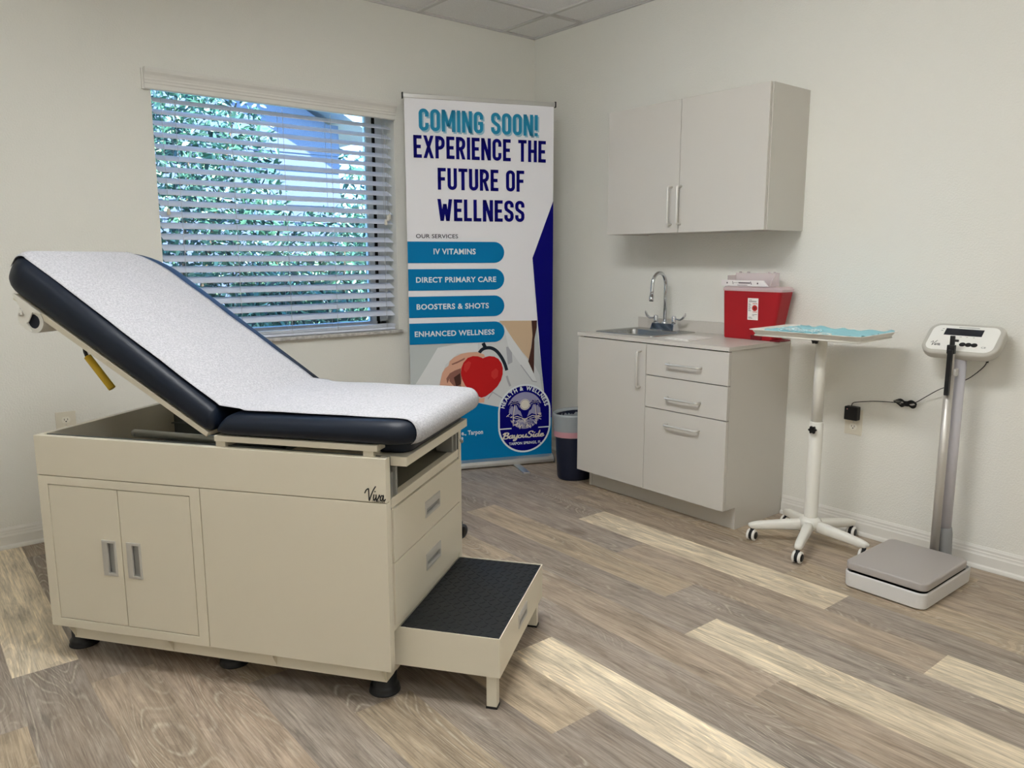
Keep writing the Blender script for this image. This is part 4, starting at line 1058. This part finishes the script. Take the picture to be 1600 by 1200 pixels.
for i in range(9): lq([(.018, .128+i*.0045), (.002+.003*(i % 3), .128+i*.0045), (.002+.003*(i % 3), .1298+i*.0045), (.018, .1298+i*.0045)], 2, .0002)
lab.face([zl(-.017+.0145*math.cos(a*pi/12), .143+.0145*math.sin(a*pi/12))+Vector((-.0006, 0, 0)) for a in range(24)], 1)
for a in (90, 210, 330):
    a_ = math.radians(a); cx_, cz_ = -.017+.0048*math.cos(a_), .143+.0048*math.sin(a_)
    for q in ribbon(arcp(cx_, cz_, .0046, a+40, a+320, 8), .0016): lq(q, 3, .0008)
for q in ribbon(arcp(-.017, .143, .0042, 0, 350, 12), .0012): lq(q, 3, .0009)
for z in (.163, .1235): lq([(-.005, z), (-.031, z), (-.031, z+.0024), (-.005, z+.0024)], 1, .0002)
for z, xe in ((.112, -.03), (.106, -.016), (.098, .0), (.093, -.005)): lq([(.016 if z < .1 else -.004, z), (xe, z), (xe, z+.002), (.016 if z < .1 else -.004, z+.002)], 2, .0002)
lab.build('warning_label', [mat('label_white', (240, 236, 232), .5), mat('label_red', (196, 40, 30), .5), mat('label_grey', (120, 112, 116), .5), mat('label_dark', (70, 12, 10), .5)], sh, fix=False, weld=False)
b = MB(); r_ = random.Random(8)
for i in range(26):
    y = r_.uniform(-.09, .11); z = r_.uniform(.02, .055); a = r_.uniform(0, 6.3)
    b.tube([(r_.uniform(-.03, .03), y, z), (r_.uniform(-.03, .03), y+.04*math.cos(a)*.5, min(max(z+.02*math.sin(a), .016), .07))], .005, 6)
b.build('sharps_contents', mat('dark_contents', (150, 60, 90), .4), sh)

# ------------------------------------------------------------------ wall cabinet
UD, UL, UR, UZ0, UZ1 = .3129, -.9625, -1.9135, 1.3775, 2.0060
uc = thing('wall_cabinet', 'grey laminate two-door cabinet hung on the wall above the sink', 'cabinet', (0, 0, 0))
b = MB(); xf = -UD+.019
b.box(xf, 0, UR-.004, UR+.014, UZ0, UZ1).box(xf, 0, UL-.018, UL, UZ0, UZ1).box(xf, 0, UR+.014, UL-.018, UZ0+.004, UZ0+.02).box(xf, 0, UR+.014, UL-.018, UZ1-.018, UZ1).box(-.01, 0, UR+.014, UL-.018, UZ0+.02, UZ1-.018)
b.box(xf+.003, xf+.012, UR+.014, UL-.018, UZ0+.02, UZ1-.02, 1)
b.build('carcass', [M_lam, M_dark], uc, weld=False)
ym = -1.436
for y0, y1, hy in ((ym+.0014, UL, -1.388), (UR, ym-.0014, -1.4455)):
    o = MB().box(-UD, xf-.0015, y0, y1, UZ0, UZ1).build('door', M_lam, uc, bevel=.001)
    bar_handle(o, (-UD, hy-.003, 1.597), (-UD, hy-.003, 1.418), (-.030, 0, 0))
# ------------------------------------------------------------------ instrument stand with tray
STX, STY = -.300, -2.212
stn = thing('instrument_stand', 'white five-legged rolling instrument stand carrying a tray beside the sink cabinet', 'stand', (STX, STY, 0))
b = MB(); b.lathe([(.030, .075), (.045, .080), (.048, .105), (.046, .118), (.034, .128), (.026, .132)], (0, 0, 0)); b.build('hub', M_whitesteel, stn)
LA = [math.radians(127+72*k) for k in range(5)]
for a in LA:
    b = MB(); d = Vector((math.cos(a), math.sin(a), 0)); s = Vector((-d.y, d.x, 0)); rings = []
    for r, zt_, hw_, hh_ in ((.03, .118, .021, .026), (.08, .112, .021, .024), (.15, .102, .019, .021), (.225, .090, .017, .018), (.248, .083, .015, .013), (.260, .078, .008, .006)):
        rings.append([d*r+s*hw_*math.copysign(abs(math.cos(2*pi*k/16))**.7, math.cos(2*pi*k/16))+Vector((0, 0, zt_-hh_+hh_*math.copysign(abs(math.sin(2*pi*k/16))**.7, math.sin(2*pi*k/16)))) for k in range(16)])
    b.loft(rings, True, True, smooth=True); b.build('leg', M_whitesteel, stn)
    T = Matrix.Translation((d.x*.243, d.y*.243, 0)) @ Matrix.Rotation(math.radians(8 if a != LA[4] else -4), 4, 'Z')
    caster_local('caster', stn, T, .0255, M_white, M_black, .007, .011)
pole = MB(); pole.lathe([(.0295, .12), (.0285, .135), (.0285, .555), (.0275, .557), (.0235, .557)], (0, 0, 0)); pole.build('lower_pole', M_whitesteel, stn)
pole = MB(); pole.lathe([(.0232, .55), (.0232, .922), (.018, .926)], (0, 0, 0)); pole.build('upper_pole', M_whitesteel, stn)
cdir = Vector((-3.37-STX, -3.9-STY, 0)).normalized(); lf = Vector((-.774, .633, 0))
for z, kk in ((.527, .35), (.912, .95)):
    p = (cdir*(.75)+lf*kk).normalized()
    k_ = MB(); k_.cyl(p*.022+Vector((0, 0, z)), p*.040+Vector((0, 0, z)), .004, seg=8)
    ring = []
    u = p.cross(Vector((0, 0, 1))).normalized()
    R_ = [[p*q+Vector((0, 0, z))+(u*math.cos(2*pi*k/36)+Vector((0, 0, 1))*math.sin(2*pi*k/36))*(.0155+.0022*math.cos(6*2*pi*k/36))*m_ for k in range(36)] for q, m_ in ((.036, .85), (.038, 1), (.048, 1), (.051, .85))]
    k_.loft(R_, True, True, smooth=False); k_.build('height_knob', M_black, stn)
TRA = math.radians(3.5)
fr_t = MB()
TT = Matrix.Translation((-.015, -.008, 0)) @ Matrix.Rotation(TRA, 4, 'Z')
tlx, tly = .160, .220
for pts in ([(-tlx, -tly, .9285), (tlx, -tly, .9285)], [(-tlx, tly, .9285), (tlx, tly, .9285)], [(-tlx, -tly, .9285), (-tlx, tly, .9285)], [(tlx, -tly, .9285), (tlx, tly, .9285)], [(-tlx, 0, .9285), (tlx, 0, .9285)]):
    fr_t.tube([TT @ Vector(p) for p in pts], .004, 8)
fr_t.build('tray_support', M_whitesteel, stn)
ty = thing('instrument_tray', 'white rectangular instrument tray on top of the five-legged stand', 'tray', (STX-.015, STY-.008, .9325), TRA)
def RR(hx, hy, r, z): return [Vector((x, y, z)) for x, y in rrect(-hx, hx, -hy, hy, r, 6)]
b = MB(); b.loft([RR(.164, .224, .02, 0), RR(.176, .236, .028, .017), RR(.186, .246, .032, .0185), RR(.187, .247, .033, .021), RR(.176, .236, .028, .0205), RR(.163, .223, .02, .0025)], True, True, smooth=False)
b.build('tray_body', M_white, ty, bevel=.001)
# blue drape, crinkled
r_ = random.Random(12); b = MB(); nx, ny = 22, 28; rows = []
for i in range(nx+1):
    row = []
    for j in range(ny+1):
        u = i/nx*2-1; v = j/ny*2-1; x = u*.158+.008*math.sin(v*7+1)*abs(u); y = v*.206-.022+.010*math.sin(u*6)*abs(v)
        e = max(abs(u), abs(v)); z = .0075+.0045*math.sin(x*60+y*23)*math.sin(y*41-x*30)+.003*math.sin(x*130+y*90)
        z += .012*max(0, (e-.86)/.14)
        row.append(Vector((x, y, max(z, .0052))))
    rows.append(row)
b.loft(rows, False, False, smooth=True)
dr = b.build('blue_drape', mat('drape_blue', (158, 214, 224), .8), None, fix=False, weld=False); dr.location = ty.location; dr.rotation_euler = ty.rotation_euler
m_ = dr.modifiers.new('thick', 'SOLIDIFY'); m_.thickness = .0008; m_.offset = 1
props(dr, 'crinkled pale blue paper drape spread over the instrument tray', 'drape')
def on_tray(o): o.location = ty.location; o.rotation_euler = ty.rotation_euler; return o
b = MB(); rows = []
for i in range(9):
    rows.append([Vector((-.10+.11*i/8+.01*math.sin(j), -.005+.16*j/10, .0135+.007*abs(math.sin(i*1.7+j*2.1))+.004*math.sin(i*2.9)*math.sin(j*1.3)+.002)) for j in range(11)])
b.loft(rows, False, False, smooth=False)
props(on_tray(b.build('clear_wrapper', mat('clear_film', (225, 240, 244), .12, alpha=.38, spec=.9), None, fix=False)), 'crumpled clear plastic wrapper lying on the blue drape', 'wrapper')
b = MB(); slab(b, -.125, -.098, -.088, -.035, .012, .0195, [.005]*4, .003, .003, .001)
props(on_tray(b.build('white_packet', mat('packet_white', (236, 240, 236), .5))), 'small white packet lying on the blue drape near the tray front', 'packet')

# ------------------------------------------------------------------ scale
sc_ = thing('physician_scale', 'grey and white physician scale with tilted display on a column against the wall', 'scale', (-.39, -2.676, 0))
LX = lambda x: x+.39
LYs = lambda y: y+2.676
M_sw = mat('scale_white', (214, 212, 210), .4); M_sg = mat('scale_grey', (170, 164, 160), .45); M_sd = mat('scale_column', (200, 198, 205), .35)
b = MB(); hx, hy = .2145, .153
b.loft([RR(hx-.006, hy-.006, .028, .004), RR(hx-.002, hy-.002, .03, .008), RR(hx, hy, .032, .060), RR(hx-.002, hy-.002, .03, .0655), RR(hx-.007, hy-.007, .026, .0655), RR(hx-.010, hy-.010, .024, .048)], True, True, smooth=False); b.build('base_tray', M_sw, sc_, bevel=.0015)
b = MB(); b.loft([RR(hx-.0105, hy-.0105, .02, .0485), RR(hx-.0105, hy-.0105, .02, .050)], True, True); b.build('well_floor', M_dark, sc_)
for x in (-.17, .17):
    for y in (-.11, .11): MB().cyl((x, y, 0), (x, y, .008), .015).build('foot', M_black, sc_)
b = MB(); slab(b, LX(-.600), LX(-.216), -.151, .151, .072, .103, [.03]*4, .006, .007, .0); b.box(-.10, .08, -.08, .08, .049, .074); b.build('platform', M_sg, sc_)
b = MB(); b.box(LX(-.218), LX(-.17), -.09, .13, .02, .072); b.build('column_mount', M_sw, sc_, bevel=.006)
CXx, CYy = LX(-.135), LYs(-2.697)
def ovl(a, c, z, cx=CXx, cy=CYy, n=24): return [Vector((cx+a*math.cos(2*pi*k/n), cy+c*math.sin(2*pi*k/n), z)) for k in range(n)]
b = MB(); b.loft([ovl(.034, .034, .0), ovl(.034, .034, .072), ovl(.033, .031, .155), ovl(.027, .027, .180)], True, True, smooth=True); b.build('column_boot', mat('boot_grey', (138, 139, 140), .4), sc_)
b = MB(); b.loft([ovl(.024, .024, z) for z in (.15, .88)], True, True, smooth=True); b.build('column', M_sd, sc_)
RX, RY = LX(-.192), LYs(-2.687)
b = MB(); b.lathe([(.0165, .082), (.0165, .805)], (RX, RY, 0)); b.lathe([(.0115, .80), (.0115, .915)], (RX, RY, 0)); rod = b.build('height_rod', mat('rod_metal', (208, 204, 198), .42, .6), sc_)
MB().lathe([(.019, .074), (.019, .088)], (RX, RY, 0)).build('rod_foot', M_black, rod)
b = MB(); b.box(RX-.018, RX+.0, RY-.014, RY+.014, .888, .922).box(RX-.016, RX-.004, RY-.010, RY+.006, .92, .958).cyl((RX-.010, RY+.006, .940), (RX-.010, RY-.024, .940), .005, seg=8)
b.box(RX-.036, RX-.018, RY-.012, RY+.004, .728, .905); b.build('head_slide', M_black, rod, bevel=.002)
MB().box(RX-.002, RX+.03, RY-.02, RY-.004, .80, .83).build('rod_clamp', M_sw, rod, bevel=.003)
# display head: tilted towards the user
th = math.radians(42)
DC = Vector((LX(-.112), LYs(-2.692), .934))
ux = Vector((0, -1, 0)); vy = Vector((math.cos(th), 0, math.sin(th))); nz = ux.cross(vy)
TD = Matrix((ux, vy, nz)).transposed().to_4x4(); TD.translation = DC
b = MB(); slab(b, -.140, .140, -.082, .082, -.030, .010, [.042, .042, .055, .055], .012, .010, 0, T=TD); dsp = b.build('display_housing', mat('bezel_grey', (186, 183, 175), .45), sc_)
b = MB(); rg = lambda hx_, y0_, y1_, z: [TD @ Vector((x, y, z)) for x, y in rrect(-hx_, hx_, y0_, y1_, .03, 5)]
b.loft([rg(.112, -.055, .06, -.028), rg(.095, -.04, .06, -.058), rg(.055, -.02, .055, -.078)], True, True, smooth=False); b.build('lower_housing', mat('scale_lower', (196, 194, 188), .45), dsp, bevel=.004)
b = MB(); b.loft([[TD @ Vector((x, y, z)) for x, y in rrect(-.122, .122, -.066, .066, .03, 6)] for z in (.0095, .0108)], True, True); b.build('faceplate', mat('faceplate_white', (238, 237, 232), .35), dsp)
fd = lambda u, v: TD @ Vector((u, v, .0112))
MB().face([fd(u, v) for u, v in ((-.072, .010), (.060, .010), (.060, .046), (-.072, .046))], 0)
b = MB(); b.face([fd(u, v) for u, v in ((-.074, .014), (.064, .014), (.064, .050), (-.074, .050))]); b.build('lcd_screen', mat('lcd', (34, 36, 44), .15), dsp, fix=False)
for u in (.011, .032, .053):
    b = MB(); b.loft([[TD @ Vector((u+.0115*math.cos(2*pi*k/20), -.032+.010*math.sin(2*pi*k/20), z)) for k in range(20)] for z in (.0105, .0125)], True, True); b.build('button', M_black, dsp)
M_ink = mat('face_ink', (46, 48, 52), .5)
b = MB(); put_strokes(b, VIVA, -.106, -.046, .022, .022, fd, 0, .10, .1); b.build('logo_lettering', M_ink, dsp, fix=False)
b = MB(); put_text(b, 'CE', .080, .096, -.044, -.036, fd, 0); b.build('certification_lettering', M_ink, dsp, fix=False)
for pts, t_ in (([(-.030, .058), (.044, .058)], .0022), ([(-.088, .046), (-.080, .046)], .002), ([(-.090, .036), (-.082, .036)], .002), ([(-.012, .007), (-.004, .007)], .0015), ([(.012, .007), (.018, .007)], .0015), ([(.036, .007), (.042, .007)], .0015)):
    b = MB()
    for q in ribbon(pts, t_): b.face([fd(u, v) for u, v in q])
    b.build('face_marking', M_ink, dsp, fix=False)

# ------------------------------------------------------------------ outlets and power adapter
M_plate = mat('outlet_plate', (222, 216, 200), .4); M_recep = mat('outlet_face', (232, 228, 214), .35)
def outlet(label, loc, rz):
    t = thing('wall_outlet', label, 'outlet', loc, rz, 'wall outlets')
    MB().box(-.0405, .0405, -.005, 0, -.059, .059).build('cover_plate', M_plate, t, bevel=.002)
    for z in (-.022, .022):
        b = MB(); b.loft([[Vector((.0175*math.cos(a)*(1 if abs(math.sin(a)) < .8 else 1), y, z+min(max(.0175*math.sin(a), -.0135), .0135))) for a in [2*pi*k/28 for k in range(28)]] for y in (-.0048, -.0068)], True, True)
        r = b.build('receptacle', M_recep, t)
        s_ = MB(); s_.box(-.0075, -.0055, -.0072, -.006, z-.002, z+.006).box(.0055, .0075, -.0072, -.006, z-.002, z+.006)
        s_.cyl((0, -.0072, z-.007), (0, -.006, z-.007), .0028, seg=10); s_.build('slot', M_dark, r, weld=False)
    MB().cyl((0, -.0058, 0), (0, -.0045, 0), .0028, seg=10).build('screw', M_satin, t)
    return t
outlet('white outlet plate on the wall at left behind the examination table', (-2.783, 0, .518), 0)
outlet('white outlet plate low on the right wall with black adapter plugged in', (0, -2.227, .518), -pi/2)
ad = thing('power_adapter', 'black plug-in power adapter with thin cord running to the scale', 'power adapter', (-.007, -2.228, .562))
b = MB(); b.box(-.034, 0, -.030, .030, -.032, .030); b.build('adapter_body', M_black, ad, bevel=.004, seg=3)
MB().cyl((-.034, .016, .018), (-.0346, .016, .018), .003, seg=8).build('indicator', mat('indicator_pink', (240, 170, 160), .4), ad)
oy, oz, ox = 2.228, -.562, .007
P_ = lambda x, y, z: (x+ox, y+oy, z+oz)
pth = smooth_path([P_(-.022, -2.222, .588), P_(-.022, -2.226, .606), P_(-.022, -2.25, .615), P_(-.020, -2.32, .628), P_(-.020, -2.38, .634), P_(-.020, -2.425, .636), P_(-.022, -2.455, .637), P_(-.022, -2.495, .647), P_(-.028, -2.545, .684), P_(-.05, -2.60, .722), P_(-.09, -2.66, .750), P_(-.10, -2.72, .785), P_(-.10, -2.765, .830), P_(-.118, -2.785, .856), P_(-.125, -2.790, .872)], 5)
cd_ = MB().tube(pth, .0019, 6).build('cord', M_black, ad)
MB().cyl(P_(-.121, -2.788, .858), P_(-.128, -2.792, .884), .005, seg=10).build('plug', M_black, cd_)
b = MB()
for i in range(5):
    dz = .003*(i-2)
    b.tube(smooth_path([P_(-.014-.004*i, -2.425+.004*i, .637+dz), P_(-.012-.004*i, -2.436, .650+dz), P_(-.014-.004*i, -2.460, .641+dz), P_(-.014-.004*i, -2.484, .650+dz), P_(-.014-.004*i, -2.497-.002*i, .637+dz), P_(-.014-.004*i, -2.484, .626+dz), P_(-.014-.004*i, -2.460, .635+dz), P_(-.012-.004*i, -2.436, .625+dz), P_(-.014-.004*i, -2.425+.004*i, .637+dz)], 4), .0017, 5)
b.cyl(P_(-.022, -2.451, .637), P_(-.022, -2.469, .638), .0115, seg=10); b.build('coil', M_black, cd_)
